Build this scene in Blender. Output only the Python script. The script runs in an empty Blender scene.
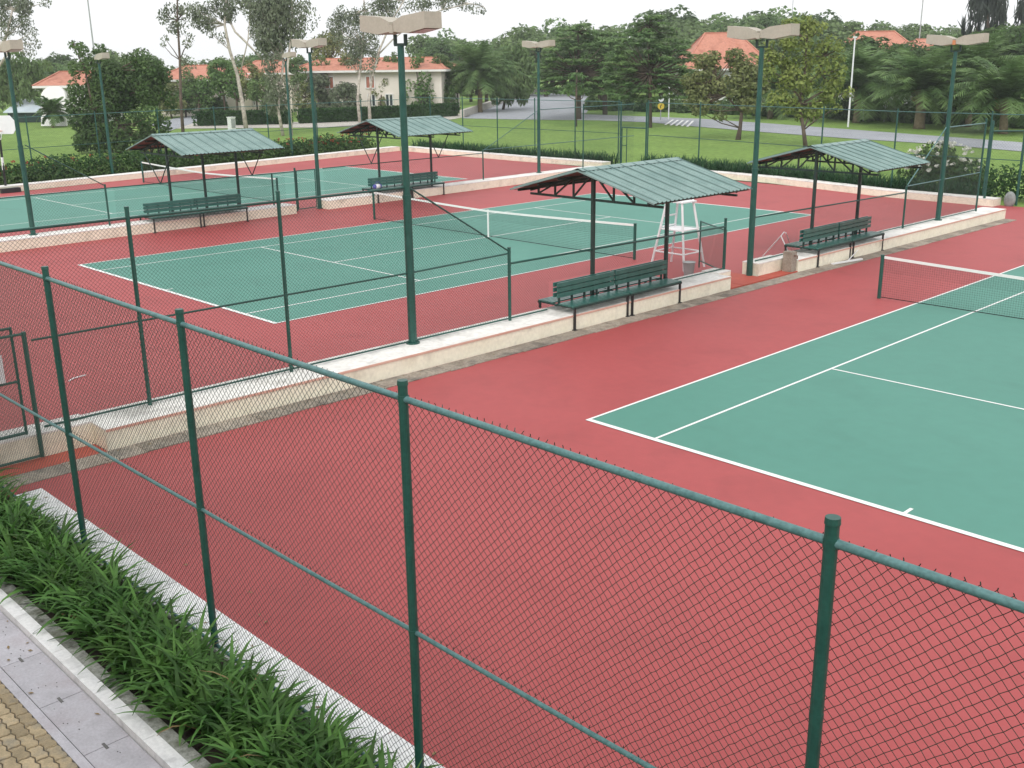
import bpy, math, random
import numpy as np
from mathutils import Vector
R = math.radians
scene = bpy.context.scene
COL = scene.collection

# ------------------------------------------------------------------ camera
CAM = np.array([10.84, -12.32, 5.67])
YAW, PITCH, ROLL, FPX = -0.8000, 0.3000, -0.0100, 1044.74
CAM = np.array([10.84004, -12.31984, 5.66741]); YAW, PITCH, ROLL, FPX = -0.80076, 0.29777, -0.01275, 1044.73747
def cam_axes():
    f = np.array([math.sin(YAW)*math.cos(PITCH), math.cos(YAW)*math.cos(PITCH), -math.sin(PITCH)])
    r = np.array([math.cos(YAW), -math.sin(YAW), 0.0]); u = np.cross(r, f)
    return r*math.cos(ROLL)+u*math.sin(ROLL), -r*math.sin(ROLL)+u*math.cos(ROLL), f
CR, CU, CF = cam_axes()
cd = bpy.data.cameras.new('camera'); cam = bpy.data.objects.new('camera', cd); COL.objects.link(cam)
from mathutils import Matrix
cam.matrix_world = Matrix(((CR[0], CU[0], -CF[0], CAM[0]), (CR[1], CU[1], -CF[1], CAM[1]), (CR[2], CU[2], -CF[2], CAM[2]), (0, 0, 0, 1)))
cd.sensor_width = 36; cd.lens = FPX/1024*36; cd.clip_start = 0.1; cd.clip_end = 3000
scene.camera = cam

# ------------------------------------------------------------------ sky, sun, exposure
SUN_EL, SUN_AZ = 46, 150         # degrees; a veiled sun behind bright overcast
world = bpy.data.worlds.new('World'); scene.world = world; world.use_nodes = True
nt = world.node_tree; nt.nodes.clear()
sky = nt.nodes.new('ShaderNodeTexSky'); sky.sky_type = 'NISHITA'; sky.sun_disc = False
sky.sun_elevation = R(SUN_EL); sky.sun_rotation = R(SUN_AZ); sky.air_density = 1.0; sky.dust_density = 2.0; sky.ozone_density = 0.6
hs = nt.nodes.new('ShaderNodeHueSaturation'); hs.inputs['Saturation'].default_value = 0.16
bg = nt.nodes.new('ShaderNodeBackground'); bg.inputs['Strength'].default_value = 0.15
wo = nt.nodes.new('ShaderNodeOutputWorld')
# overcast: an even white cloud layer covers most of the clear sky
cl = nt.nodes.new('ShaderNodeMix'); cl.data_type = 'RGBA'; cl.inputs['Factor'].default_value = 0.78; cl.inputs['B'].default_value = (7.0, 7.1, 7.2, 1)
nt.links.new(sky.outputs[0], hs.inputs['Color']); nt.links.new(hs.outputs[0], cl.inputs['A']); nt.links.new(cl.outputs['Result'], bg.inputs[0]); nt.links.new(bg.outputs[0], wo.inputs[0])
sl = bpy.data.lights.new('sun', 'SUN'); sl.energy = 1.5; sl.angle = R(40); sl.color = (1, 0.97, 0.92)
sun = bpy.data.objects.new('sun', sl); COL.objects.link(sun)
sdir = Vector((math.sin(R(SUN_AZ))*math.cos(R(SUN_EL)), math.cos(R(SUN_AZ))*math.cos(R(SUN_EL)), math.sin(R(SUN_EL))))
sun.rotation_euler = sdir.to_track_quat('Z', 'Y').to_euler()
scene.view_settings.view_transform = 'Standard'; scene.view_settings.look = 'None'
scene.view_settings.gamma = 1; scene.view_settings.use_curve_mapping = False
scene.view_settings.exposure = 0.22

# ------------------------------------------------------------------ helpers
rng = np.random.default_rng(7)
def ray(px, py): return CF + CR*(px-512)/FPX - CU*(py-384)/FPX
def G(px, py, z=0.0):                       # ground point seen at a pixel of the survey
    d = ray(px, py); return CAM + d*(z-CAM[2])/d[2]
def at(px, py, dep): return CAM + ray(px, py)*dep
def depth(X): return float((np.array(X)-CAM) @ CF)
def onx(px, py, x):
    d = ray(px, py); return CAM + d*(x-CAM[0])/d[0]

class MB:
    def __init__(s): s.v = []; s.f = []; s.n = 0
    def add(s, v, f):
        v = np.asarray(v, float).reshape(-1, 3); s.v.append(v); s.f += [tuple(i+s.n for i in q) for q in f]; s.n += len(v)
    def box(s, a, b):
        (x0, y0, z0), (x1, y1, z1) = np.minimum(a, b), np.maximum(a, b)
        s.add([(x0,y0,z0),(x1,y0,z0),(x1,y1,z0),(x0,y1,z0),(x0,y0,z1),(x1,y0,z1),(x1,y1,z1),(x0,y1,z1)],
              [(3,2,1,0),(4,5,6,7),(0,1,5,4),(1,2,6,5),(2,3,7,6),(3,0,4,7)])
        return s
    def beam(s, p, q, w, h, up=(0,0,1)):      # rectangular bar
        p, q = np.array(p, float), np.array(q, float); d = (q-p)/np.linalg.norm(q-p)
        a = np.cross(d, up); 
        if np.linalg.norm(a) < 1e-6: a = np.cross(d, (1,0,0))
        a /= np.linalg.norm(a); b = np.cross(a, d)
        a = a*w/2; b = b*h/2
        s.add([p-a-b,p+a-b,p+a+b,p-a+b,q-a-b,q+a-b,q+a+b,q-a+b], [(3,2,1,0),(4,5,6,7),(0,1,5,4),(1,2,6,5),(2,3,7,6),(3,0,4,7)])
        return s
    def tube(s, pts, r, n=8, cap=True):
        pts = [np.array(p, float) for p in pts]; m = len(pts)
        rs = [r]*m if np.isscalar(r) else list(r)
        V = []; a = None
        for i in range(m):
            d = pts[min(i+1, m-1)]-pts[max(i-1, 0)]; d = d/(np.linalg.norm(d)+1e-12)
            if a is None:
                a = np.cross(d, (0,0,1)); 
                if np.linalg.norm(a) < 1e-3: a = np.cross(d, (1,0,0))
            a = a-d*(a@d); a /= np.linalg.norm(a); b = np.cross(d, a)
            for k in range(n):
                t = 2*math.pi*k/n; V.append(pts[i]+rs[i]*(a*math.cos(t)+b*math.sin(t)))
        F = [(i*n+k, i*n+(k+1)%n, (i+1)*n+(k+1)%n, (i+1)*n+k) for i in range(m-1) for k in range(n)]
        if cap: F += [tuple(range(n-1, -1, -1)), tuple((m-1)*n+k for k in range(n))]
        s.add(V, F); return s
    def cyl(s, x, y, z0, z1, r, n=12, r1=None): return s.tube([(x,y,z0),(x,y,z1)], [r, r if r1 is None else r1], n)
    def poly(s, pts, z0, z1):                  # vertical prism
        n = len(pts); V = [(p[0],p[1],z0) for p in pts]+[(p[0],p[1],z1) for p in pts]
        s.add(V, [tuple(range(n-1,-1,-1)), tuple(range(n,2*n))]+[(i,(i+1)%n,n+(i+1)%n,n+i) for i in range(n)]); return s
    def sheet(s, pts): s.add(pts, [tuple(range(len(pts)))]); return s
    def quads(s, V):                           # V (N,4,3)
        N = len(V); V = V.reshape(-1, 3); base = s.n
        s.v.append(V); s.f += [tuple(r) for r in (np.arange(4*N).reshape(N,4)+base).tolist()]; s.n += 4*N; return s
    def ball(s, c, rx, ry, rz, n=10, m=6):
        V = []; 
        for i in range(m+1):
            t = math.pi*i/m
            for k in range(n): V.append((c[0]+rx*math.sin(t)*math.cos(2*math.pi*k/n), c[1]+ry*math.sin(t)*math.sin(2*math.pi*k/n), c[2]+rz*math.cos(t)))
        s.add(V, [(i*n+k,(i+1)*n+k,(i+1)*n+(k+1)%n,i*n+(k+1)%n) for i in range(m) for k in range(n)]); return s
    def build(s, name, mat, parent=None, smooth=False):
        me = bpy.data.meshes.new(name)
        V = np.concatenate(s.v) if s.v else np.zeros((0,3))
        if parent is not None: V = V - np.array(parent.location)
        me.from_pydata(V.tolist(), [], s.f); me.materials.append(mat)
        if smooth: me.shade_smooth()
        o = bpy.data.objects.new(name, me); COL.objects.link(o)
        if parent is not None: o.parent = parent
        return o
def tag(o, label, cat, group=None):
    o['label'] = label; o['category'] = cat
    if group: o['group'] = group
    return o
def thing(name, label, cat, loc, group=None):
    o = bpy.data.objects.new(name, None); COL.objects.link(o); o.location = Vector([float(c) for c in loc]); o.empty_display_size = 0.2
    return tag(o, label, cat, group)
def structure(o): o['kind'] = 'structure'; return o
def stuff(o, label=None, cat=None):
    o['kind'] = 'stuff'
    if label: o['label'] = label; o['category'] = cat
    return o
def sub(o, p):                                # make o a sub-part of p (both under the same thing)
    o.parent = p; return o
def dup(root, loc, rz=0.0, label=None, group=None):
    r = root.copy(); COL.objects.link(r); r.location = Vector([float(c) for c in loc]); r.rotation_euler = (0, 0, rz)
    if label: r['label'] = label
    if group: r['group'] = group
    for ch in list(root.children):
        c = ch.copy(); COL.objects.link(c); c.parent = r
        for g in list(ch.children):
            d = g.copy(); COL.objects.link(d); d.parent = c
    return r

# ------------------------------------------------------------------ materials
def mat(name, cols, scale=3.0, rough=0.6, metal=0.0, bump=0.0, bscale=60, detail=6, spec=0.5, fine=None, stain=None):
    m = bpy.data.materials.new(name); m.use_nodes = True; t = m.node_tree; b = t.nodes['Principled BSDF']
    b.inputs['Roughness'].default_value = rough; b.inputs['Metallic'].default_value = metal
    b.inputs['Specular IOR Level'].default_value = spec
    tc = t.nodes.new('ShaderNodeTexCoord'); nz = t.nodes.new('ShaderNodeTexNoise')
    nz.inputs['Scale'].default_value = scale; nz.inputs['Detail'].default_value = detail
    t.links.new(tc.outputs['Object'], nz.inputs['Vector'])
    cr = t.nodes.new('ShaderNodeValToRGB'); e = cr.color_ramp.elements
    lo, hi = 0.3, 0.7
    for i, c in enumerate(cols):
        p = lo+(hi-lo)*i/max(1, len(cols)-1)
        if i < 2: e[i].position = p; e[i].color = (*c, 1)
        else: e.new(p).color = (*c, 1)
    if len(cols) == 1: e[1].color = (*cols[0], 1)
    t.links.new(nz.outputs['Fac'], cr.inputs['Fac']); out = cr.outputs['Color']
    if fine:
        n3 = t.nodes.new('ShaderNodeTexNoise'); n3.inputs['Scale'].default_value = fine[0]; n3.inputs['Detail'].default_value = 3
        t.links.new(tc.outputs['Object'], n3.inputs['Vector'])
        mr = t.nodes.new('ShaderNodeMapRange'); mr.inputs['From Min'].default_value = .3; mr.inputs['From Max'].default_value = .7
        mr.inputs['To Min'].default_value = 1-fine[1]; mr.inputs['To Max'].default_value = 1+fine[1]
        t.links.new(n3.outputs['Fac'], mr.inputs['Value'])
        mx = t.nodes.new('ShaderNodeVectorMath'); mx.operation = 'SCALE'
        t.links.new(out, mx.inputs[0]); t.links.new(mr.outputs[0], mx.inputs['Scale']); out = mx.outputs[0]
    if stain:                                  # irregular darker blotches and scuffs
        n4 = t.nodes.new('ShaderNodeTexNoise'); n4.inputs['Scale'].default_value = stain[0]; n4.inputs['Detail'].default_value = 9; n4.inputs['Distortion'].default_value = .6
        t.links.new(tc.outputs['Object'], n4.inputs['Vector'])
        m4 = t.nodes.new('ShaderNodeMapRange'); m4.inputs['From Min'].default_value = .54; m4.inputs['From Max'].default_value = .72; m4.inputs['To Min'].default_value = 1; m4.inputs['To Max'].default_value = 1-stain[1]
        t.links.new(n4.outputs['Fac'], m4.inputs['Value']); x4 = t.nodes.new('ShaderNodeVectorMath'); x4.operation = 'SCALE'
        t.links.new(out, x4.inputs[0]); t.links.new(m4.outputs[0], x4.inputs['Scale']); out = x4.outputs[0]
    t.links.new(out, b.inputs['Base Color'])
    if bump:
        n2 = t.nodes.new('ShaderNodeTexNoise'); n2.inputs['Scale'].default_value = bscale; n2.inputs['Detail'].default_value = 4
        t.links.new(tc.outputs['Object'], n2.inputs['Vector'])
        bp = t.nodes.new('ShaderNodeBump'); bp.inputs['Strength'].default_value = bump; bp.inputs['Distance'].default_value = 0.01
        t.links.new(n2.outputs['Fac'], bp.inputs['Height']); t.links.new(bp.outputs[0], b.inputs['Normal'])
    return m
def foliage(name, c1, c2, var=0.35, scale=0.5, trans=0.42):
    m = bpy.data.materials.new(name); m.use_nodes = True; t = m.node_tree; b = t.nodes['Principled BSDF']
    b.inputs['Roughness'].default_value = 0.55; b.inputs['Specular IOR Level'].default_value = 0.3
    tc = t.nodes.new('ShaderNodeTexCoord'); nz = t.nodes.new('ShaderNodeTexNoise'); nz.inputs['Scale'].default_value = scale; nz.inputs['Detail'].default_value = 3
    t.links.new(tc.outputs['Object'], nz.inputs['Vector'])
    cr = t.nodes.new('ShaderNodeValToRGB'); e = cr.color_ramp.elements
    e[0].position = .35; e[0].color = (*c1, 1); e[1].position = .65; e[1].color = (*c2, 1)
    t.links.new(nz.outputs['Fac'], cr.inputs['Fac'])
    g = t.nodes.new('ShaderNodeNewGeometry'); mr = t.nodes.new('ShaderNodeMapRange')
    mr.inputs['To Min'].default_value = 1-var; mr.inputs['To Max'].default_value = 1+var
    t.links.new(g.outputs['Random Per Island'], mr.inputs['Value'])
    mx = t.nodes.new('ShaderNodeVectorMath'); mx.operation = 'SCALE'
    t.links.new(cr.outputs[0], mx.inputs[0]); t.links.new(mr.outputs[0], mx.inputs['Scale'])
    t.links.new(mx.outputs[0], b.inputs['Base Color'])
    if trans:
        tr = t.nodes.new('ShaderNodeBsdfTranslucent'); t.links.new(mx.outputs[0], tr.inputs['Color'])
        ms = t.nodes.new('ShaderNodeMixShader'); ms.inputs[0].default_value = trans
        t.links.new(b.outputs[0], ms.inputs[1]); t.links.new(tr.outputs[0], ms.inputs[2])
        t.links.new(ms.outputs[0], t.nodes['Material Output'].inputs['Surface'])
    return m
M = {}
M['red'] = mat('red_court_paint', [(.345,.055,.056),(.395,.068,.069),(.368,.060,.061)], .22, .6, bump=.12, bscale=180, fine=(5,.035), stain=(.8,.10))
M['green'] = mat('green_court_paint', [(.072,.238,.185),(.082,.262,.205)], .22, .6, bump=.12, bscale=180, fine=(3.5,.025), stain=(.7,.08))
M['line'] = mat('white_line_paint', [(.8,.8,.78),(.86,.86,.84)], 3, .6)
M['post'] = mat('dark_green_enamel', [(.012,.07,.055),(.02,.095,.075)], 6, .4, fine=(40,.15))
M['rail'] = mat('faded_green_enamel', [(.06,.155,.155),(.095,.205,.205),(.045,.13,.13)], 7, .4, fine=(45,.2))
M['midrail'] = mat('weathered_green_enamel', [(.035,.12,.105),(.06,.16,.15)], 7, .4)
M['wire'] = mat('green_coated_wire', [(.012,.036,.03),(.02,.05,.04)], 8, .45)
M['cream'] = mat('cream_wall_paint', [(.82,.78,.62),(.87,.83,.68),(.76,.71,.56)], 1.2, .75, bump=.15, bscale=50, fine=(14,.06), stain=(2.2,.22))
M['cap'] = mat('white_wall_top', [(.76,.74,.70),(.83,.81,.77),(.60,.58,.54)], 1.6, .75, fine=(12,.10), stain=(1.4,.28))
M['pinkline'] = mat('pale_pink_edge_paint', [(.62,.33,.26),(.7,.45,.36)], 2, .7)
M['gutter'] = mat('gutter_stone', [(.20,.165,.13),(.32,.28,.23),(.16,.14,.12)], 2.2, .85, bump=.5, bscale=30, fine=(25,.25))
M['redstep'] = mat('brick_red_step_paint', [(.40,.07,.045),(.46,.09,.06)], 1, .7, fine=(12,.08))
M['kerbwhite'] = mat('white_kerb_paint', [(.80,.81,.81),(.85,.85,.85),(.72,.73,.74)], 2.5, .8, bump=.2, fine=(30,.08), stain=(3.5,.25))
M['moss'] = mat('mossy_grey_concrete', [(.07,.075,.055),(.36,.37,.34),(.14,.15,.11)], 6, .9, bump=.5, bscale=40, fine=(60,.2))
M['soil'] = mat('dark_soil', [(.018,.013,.01),(.05,.038,.028)], 9, .95, bump=.8, bscale=40)
M['beige'] = mat('beige_lamp_housing', [(.40,.365,.30),(.46,.42,.35)], 3, .55, fine=(20,.06))
M['lampglass'] = mat('lamp_glass', [(.45,.47,.48),(.55,.57,.58)], 3, .15)
M['orange'] = mat('orange_gear_box', [(.55,.20,.09),(.62,.27,.13)], 3, .6)
M['roof'] = mat('grey_green_metal_roof', [(.165,.262,.247),(.215,.315,.297),(.135,.225,.212)], .9, .45, metal=0.0, fine=(7,.08))
M['seam'] = mat('dark_roof_seam', [(.07,.13,.12),(.10,.17,.155)], 2, .5)
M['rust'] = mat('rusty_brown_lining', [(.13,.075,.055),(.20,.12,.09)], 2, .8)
M['steel_dark'] = mat('dark_green_steel', [(.012,.035,.03),(.02,.05,.042)], 6, .5)
M['benchgreen'] = mat('green_bench_slats', [(.03,.12,.10),(.05,.165,.14)], 5, .28, fine=(25,.12))
M['black'] = mat('black_steel', [(.012,.012,.013),(.022,.022,.024)], 5, .45)
M['net'] = mat('black_net_cord', [(.012,.016,.016),(.022,.026,.026)], 5, .8)
M['white'] = mat('white_enamel', [(.74,.75,.76),(.82,.83,.84)], 3, .4)
M['grey'] = mat('grey_plastic', [(.30,.32,.32),(.40,.42,.42)], 4, .5)
M['boulder'] = mat('grey_stone', [(.16,.18,.17),(.30,.32,.31)], 5, .85, bump=.4)
M['asphalt'] = mat('grey_asphalt', [(.29,.305,.335),(.36,.375,.405)], .4, .85, fine=(4,.08))
M['path'] = mat('pale_concrete_path', [(.45,.42,.37),(.55,.52,.47)], .6, .85)
M['housewall'] = mat('cream_render', [(.74,.66,.60),(.80,.73,.67)], .4, .8)
M['housewhite'] = mat('white_render', [(.66,.66,.66),(.76,.76,.75)], .4, .8)
M['trim'] = mat('white_trim', [(.75,.74,.72),(.82,.81,.79)], 1, .6)
M['glass'] = mat('dark_window_glass', [(.03,.04,.05),(.06,.075,.085)], .6, .12)
M['redbrick'] = mat('red_shutter_paint', [(.34,.12,.08),(.42,.16,.11)], 1, .7)
def tile_mat():
    m = mat('orange_roof_tiles', [(.44,.175,.115),(.52,.225,.155),(.38,.145,.095)], .9, .8, fine=(5,.12))
    return m
M['tile'] = tile_mat()
def grass_mat():
    m = mat('lawn_grass', [(.14,.235,.055),(.185,.285,.07),(.115,.205,.048)], .09, .95, bump=.7, bscale=12, fine=(2.5,.22), spec=.15)
    return m
M['grass'] = grass_mat()
M['bark_pale'] = mat('pale_peeling_bark', [(.30,.26,.22),(.52,.47,.41),(.22,.18,.15)], 1.6, .85, fine=(6,.15))
M['bark'] = mat('brown_bark', [(.07,.05,.038),(.13,.095,.07)], 2, .9, bump=.5)
M['palmbark'] = mat('palm_trunk_bark', [(.13,.10,.06),(.22,.175,.11)], 4, .95, bump=.6, bscale=20)
M['stub'] = mat('dry_frond_stubs', [(.22,.15,.07),(.33,.24,.12)], 3, .95)
M['leaf_dense'] = foliage('dense_dark_leaves', (.06,.115,.036), (.115,.185,.06))
M['leaf_euc'] = foliage('grey_green_leaves', (.13,.16,.10), (.20,.23,.15), trans=.3)
M['leaf_pine'] = foliage('pine_needles', (.11,.20,.07), (.19,.29,.105), scale=.35)
M['leaf_yel'] = foliage('yellow_green_leaves', (.18,.235,.055), (.27,.32,.09), scale=.45, trans=.35)
M['leaf_olive'] = foliage('olive_leaves', (.16,.19,.07), (.24,.26,.105), scale=.45, trans=.3)
M['leaf_bright'] = foliage('bright_leaves', (.10,.19,.055), (.16,.26,.085), trans=.35)
M['leaf_far'] = foliage('distant_leaves', (.125,.195,.075), (.21,.295,.115), scale=.25)
M['leaf_cas'] = foliage('casuarina_needles', (.05,.066,.056), (.085,.105,.085), scale=.3)
M['leaf_palm'] = foliage('palm_fronds', (.10,.18,.065), (.18,.27,.10), scale=.5)
M['leaf_hedge'] = foliage('hedge_leaves', (.03,.085,.022), (.055,.125,.032), scale=1.0)
M['leaf_lily'] = foliage('strap_leaves', (.055,.15,.032), (.105,.225,.05), var=.5, scale=2.5, trans=.3)
M['leaf_strap2'] = foliage('dark_strap_leaves', (.022,.075,.03), (.045,.115,.045), var=.4, scale=1.2)
M['flower_red'] = foliage('red_flowers', (.30,.035,.03), (.42,.07,.05), trans=.2)
M['flower_white'] = foliage('white_flowers', (.68,.70,.62), (.78,.79,.72), var=.1, trans=.3)
M['yellow'] = mat('yellow_sign_paint', [(.62,.45,.04),(.7,.52,.06)], 3, .5)
M['car'] = mat('blue_car_paint', [(.05,.09,.2),(.08,.12,.24)], 3, .3)
M['bagblue'] = mat('blue_bag_cloth', [(.05,.06,.28),(.09,.10,.36)], 6, .8)
M['sheet_blue'] = mat('pale_blue_roofing', [(.50,.58,.64),(.60,.67,.72)], 1, .5)
M['skin'] = None

# slabs and brick paving
def slab_mat():
    m = mat('lavender_concrete_slab', [(.42,.41,.44),(.53,.52,.56),(.46,.43,.46)], 2.2, .9, bump=.35, bscale=45, fine=(35,.08))
    return m
M['slab'] = slab_mat()
M['slabhole'] = mat('slab_lifting_slot', [(.12,.12,.12),(.18,.18,.17)], 6, .9)
M['paver'] = mat('buff_interlocking_paver', [(.33,.27,.17),(.44,.35,.22),(.26,.235,.18)], 5.5, .9, bump=.4, bscale=60, fine=(50,.12))
M['grout'] = mat('dark_paver_joint', [(.09,.085,.07),(.14,.13,.11)], 9, .95)

# ------------------------------------------------------------------ ground and courts
g = MB(); g.sheet([(-300,-300,-.06),(300,-300,-.06),(300,300,-.06),(-300,300,-.06)])
structure(g.build('ground', M['grass']))
# red playing surface (one slab for the three courts)
red = MB(); red.poly([(26,-7.60),(26,33.0),(-5.2,31.0),(-47.4,34.0),(-45.3,21.0),(-42.6,6.0),(-41.6,-8.0),(-4.9,-8.3),(-3.7,-8.0),(-3.7,-7.60)], -.05, 0.0)
structure(red.build('court_surface', M['red']))
CY = {'A': (-.07, -.06), 'B': (-9.76-10.97, 0.06), 'C': (-29.84-10.97, .39)}
W, L = 10.97, 23.77
for k, (cx, cy) in CY.items():
    o = MB(); o.sheet([(cx,cy,.004),(cx+W,cy,.004),(cx+W,cy+L,.004),(cx,cy+L,.004)])
    structure(o.build('green_court', M['green']))
    ln = MB(); z = .008; lw = .05
    def rect(x0, y0, x1, y1): ln.sheet([(cx+x0,cy+y0,z),(cx+x1,cy+y0,z),(cx+x1,cy+y1,z),(cx+x0,cy+y1,z)])
    rect(0,0,W,.10); rect(0,L-.10,W,L)
    for a in (0, W-lw): rect(a,.10,a+lw,L-.10)
    for a in (1.37, W-1.37-lw): rect(a,.10,a+lw,L-.10)
    for yy in (5.485-lw/2, 18.285-lw/2): rect(1.37+lw,yy,W-1.37-lw,yy+lw)
    rect(W/2-lw/2,5.485+lw/2,W/2+lw/2,18.285-lw/2)
    rect(W/2-lw/2,.10,W/2+lw/2,.30); rect(W/2-lw/2,L-.30,W/2+lw/2,L-.10)
    structure(ln.build('court_lines', M['line']))

# ------------------------------------------------------------------ low walls
def fx(y): return -5.12+(y+8)*.0150            # line of the fence on the wall between the near courts
def wx(y): return -4.40+(y+5)*.0110            # front face of that wall
WT = .36
def wall_run(name, label, segs, top, capover=.0):
    """segs: list of plan polygons (front edge first two points)"""
    pass
def court_wall(label, y0, y1, thin0=None, thin1=None, top=WT):
    t = thing('court_wall', label, 'wall', (fx(y0), y0, 0), 'low walls around the courts')
    b = MB(); c = MB(); pk = MB()
    def body(ya, yb, front, zt):
        b.poly([(front(ya),ya),(front(yb),yb),(fx(yb)-.30,yb),(fx(ya)-.30,ya)], 0.0, zt-.03)
        c.poly([(front(ya)+.004,ya),(front(yb)+.004,yb),(fx(yb)-.305,yb),(fx(ya)-.305,ya)], zt-.03, zt)
    body(y0, y1, wx, top)
    if thin0 is not None: body(thin0, y0-.002, lambda y: fx(y)+.22, top+.03)
    if thin1 is not None: body(y1+.002, thin1, lambda y: fx(y)+.22, top+.03)
    pk.poly([(wx(y0)+.014,y0),(wx(y1)+.014,y1),(wx(y1)+.0045,y1),(wx(y0)+.0045,y0)], top-.045, top-.005)
    b.build('wall_face', M['cream'], t); c.build('wall_top', M['cap'], t); pk.build('edge_line', M['pinkline'], t)
    return t
court_wall('long low cream wall under the nearest pair of benches, with flat white top', -6.25, 10.2, thin0=-8.4, thin1=10.75)
court_wall('low cream wall below the right-hand bench and shelter, ending at the grey boulder', 13.4, 27.4, thin0=12.05)
# stone gutter strip and red step in front of the wall
gs = MB(); rng2 = random.Random(3)
y = -8.3
while y < 27.3:
    L_ = rng2.uniform(.55,.8); y1 = min(y+L_-.012, 27.3)
    g0 = rng2.uniform(-.02,.02)
    gs.poly([(wx(y)+.02,y),(wx(y)+.47+g0,y),(wx(y1)+.47+g0,y1),(wx(y1)+.02,y1)], -.02, .012+rng2.uniform(0,.006)); y += L_
structure(gs.build('gutter', M['gutter']))
st = MB(); st.poly([(fx(-8.3)+.23,-8.3),(wx(-8.3)+.01,-8.3),(wx(-6.27)+.01,-6.27),(fx(-6.27)+.23,-6.27)], 0, .014)
st.poly([(fx(10.77)-.6,10.77),(wx(10.77)+.01,10.77),(wx(11.98)+.01,11.98),(fx(11.98)-.6,11.98)], 0, .05)
st.poly([(fx(10.22)+.23,10.22),(wx(10.22)+.01,10.22),(wx(10.75)+.01,10.75),(fx(10.75)+.23,10.75)], 0, .05)
st.poly([(fx(12.0)+.23,12.0),(wx(12.0)+.01,12.0),(wx(13.38)+.01,13.38),(fx(13.38)+.23,13.38)], 0, .05)
structure(st.build('red_step', M['redstep']))

def plain_wall(label, pts, width, top=WT, side=1):
    """pts = front-edge polyline (left to right seen from the courts); the wall thickens away from them"""
    t = thing('court_wall', label, 'wall', (pts[0][0], pts[0][1], 0), 'low walls around the courts')
    P_ = [np.array(p, float) for p in pts]; n = len(P_); off = []
    for i in range(n):
        d = P_[min(i+1,n-1)]-P_[max(i-1,0)]; d /= np.linalg.norm(d); off.append(np.array([-d[1], d[0]])*side)
    b = MB(); c = MB()
    b.poly([tuple(p) for p in P_]+[tuple(P_[i]+off[i]*width) for i in range(n-1,-1,-1)], 0, top-.03)
    c.poly([tuple(p-o*.005) for p, o in zip(P_,off)]+[tuple(P_[i]+off[i]*(width+.005)) for i in range(n-1,-1,-1)], top-.03, top)
    b.build('wall_face', M['cream'], t); c.build('wall_top', M['cap'], t); return t
def bx(y): return -25.45 - (y)*.045 + (0.0)     # fence line on the wall between middle and far court
plain_wall('low cream wall below the leftmost shelter between the green courts', [(bx(-8)+.55,-8),(bx(10.9)+.55,10.9)], .85)
plain_wall('low cream wall between the back courts, under the second far shelter', [(bx(12.5)+.55,12.5),(bx(30.6)+.55,30.6)], .85)
plain_wall('low cream wall along the far left side of the farthest court', [(-41.4,-6),(-42.65,5.6),(-45.1,21.0),(-47.2,33.5)], .75, top=.29)
plain_wall('low cream wall along the back of the courts, left of the back gate', [(-47.15,33.55),(-35.4,32.95),(-28.4,33.0)], .75, top=.29)
plain_wall('low cream wall along the back of the courts, right of the back gate', [(-26.9,32.9),(-17.0,32.1),(-10.4,30.6),(-5.7,30.4)], .7, top=.29)
plain_wall('short piece of low cream wall at the right edge, beyond the boulder', [(-5.1,32.3),(6,32.9)], .6, top=.29)

# ------------------------------------------------------------------ chain-link fences
def mesh_plain(mb, A, B, za0, za1, zb0, zb1, d=.068, r=.0022):
    """diagonal wires between A and B; lower/upper edges may slope"""
    A = np.array(A, float); B = np.array(B, float); Ln = np.linalg.norm(B-A); u = (B-A)/Ln; nrm = np.array([-u[1], u[0]])
    def lo(s): return za0+(zb0-za0)*s/Ln
    def hi(s): return za1+(zb1-za1)*s/Ln
    zmin, zmax = min(za0, zb0), max(za1, zb1)
    Q = []
    for sgn in (1, -1):
        k0 = -(zmax-zmin) if sgn > 0 else 0; k1 = Ln if sgn > 0 else Ln+(zmax-zmin)
        s0 = k0
        while s0 < k1:
            # line: s = s0 + sgn*(z-zmin)
            pts = []
            # clip numerically
            ss = [0, Ln]; 
            # z as function of s : z = zmin + sgn*(s-s0)
            # intersections with lo and hi
            m_lo = (zb0-za0)/Ln; m_hi = (zb1-za1)/Ln
            def inter(m, z0):
                den = sgn-m
                return (z0-zmin+sgn*s0)/den
            sa, sb = inter(m_lo, za0), inter(m_hi, za1)
            a, b = max(min(sa, sb), 0), min(max(sa, sb), Ln)
            if b-a > .01:
                for (q0, q1) in ((a, b),):
                    p0 = np.array([*(A+u*q0+nrm*r*.8*sgn), zmin+sgn*(q0-s0)]); p1 = np.array([*(A+u*q1+nrm*r*.8*sgn), zmin+sgn*(q1-s0)])
                    t = (p1-p0)/np.linalg.norm(p1-p0); n3 = np.array([nrm[0], nrm[1], 0]); w = np.cross(t, n3)
                    c = [n3*r, -n3*r*.5+w*r*.87, -n3*r*.5-w*r*.87]
                    for i in range(3): Q.append([p0+c[i], p0+c[(i+1)%3], p1+c[(i+1)%3], p1+c[i]])
            s0 += d
    if Q: mb.quads(np.array(Q))
    return mb
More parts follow.
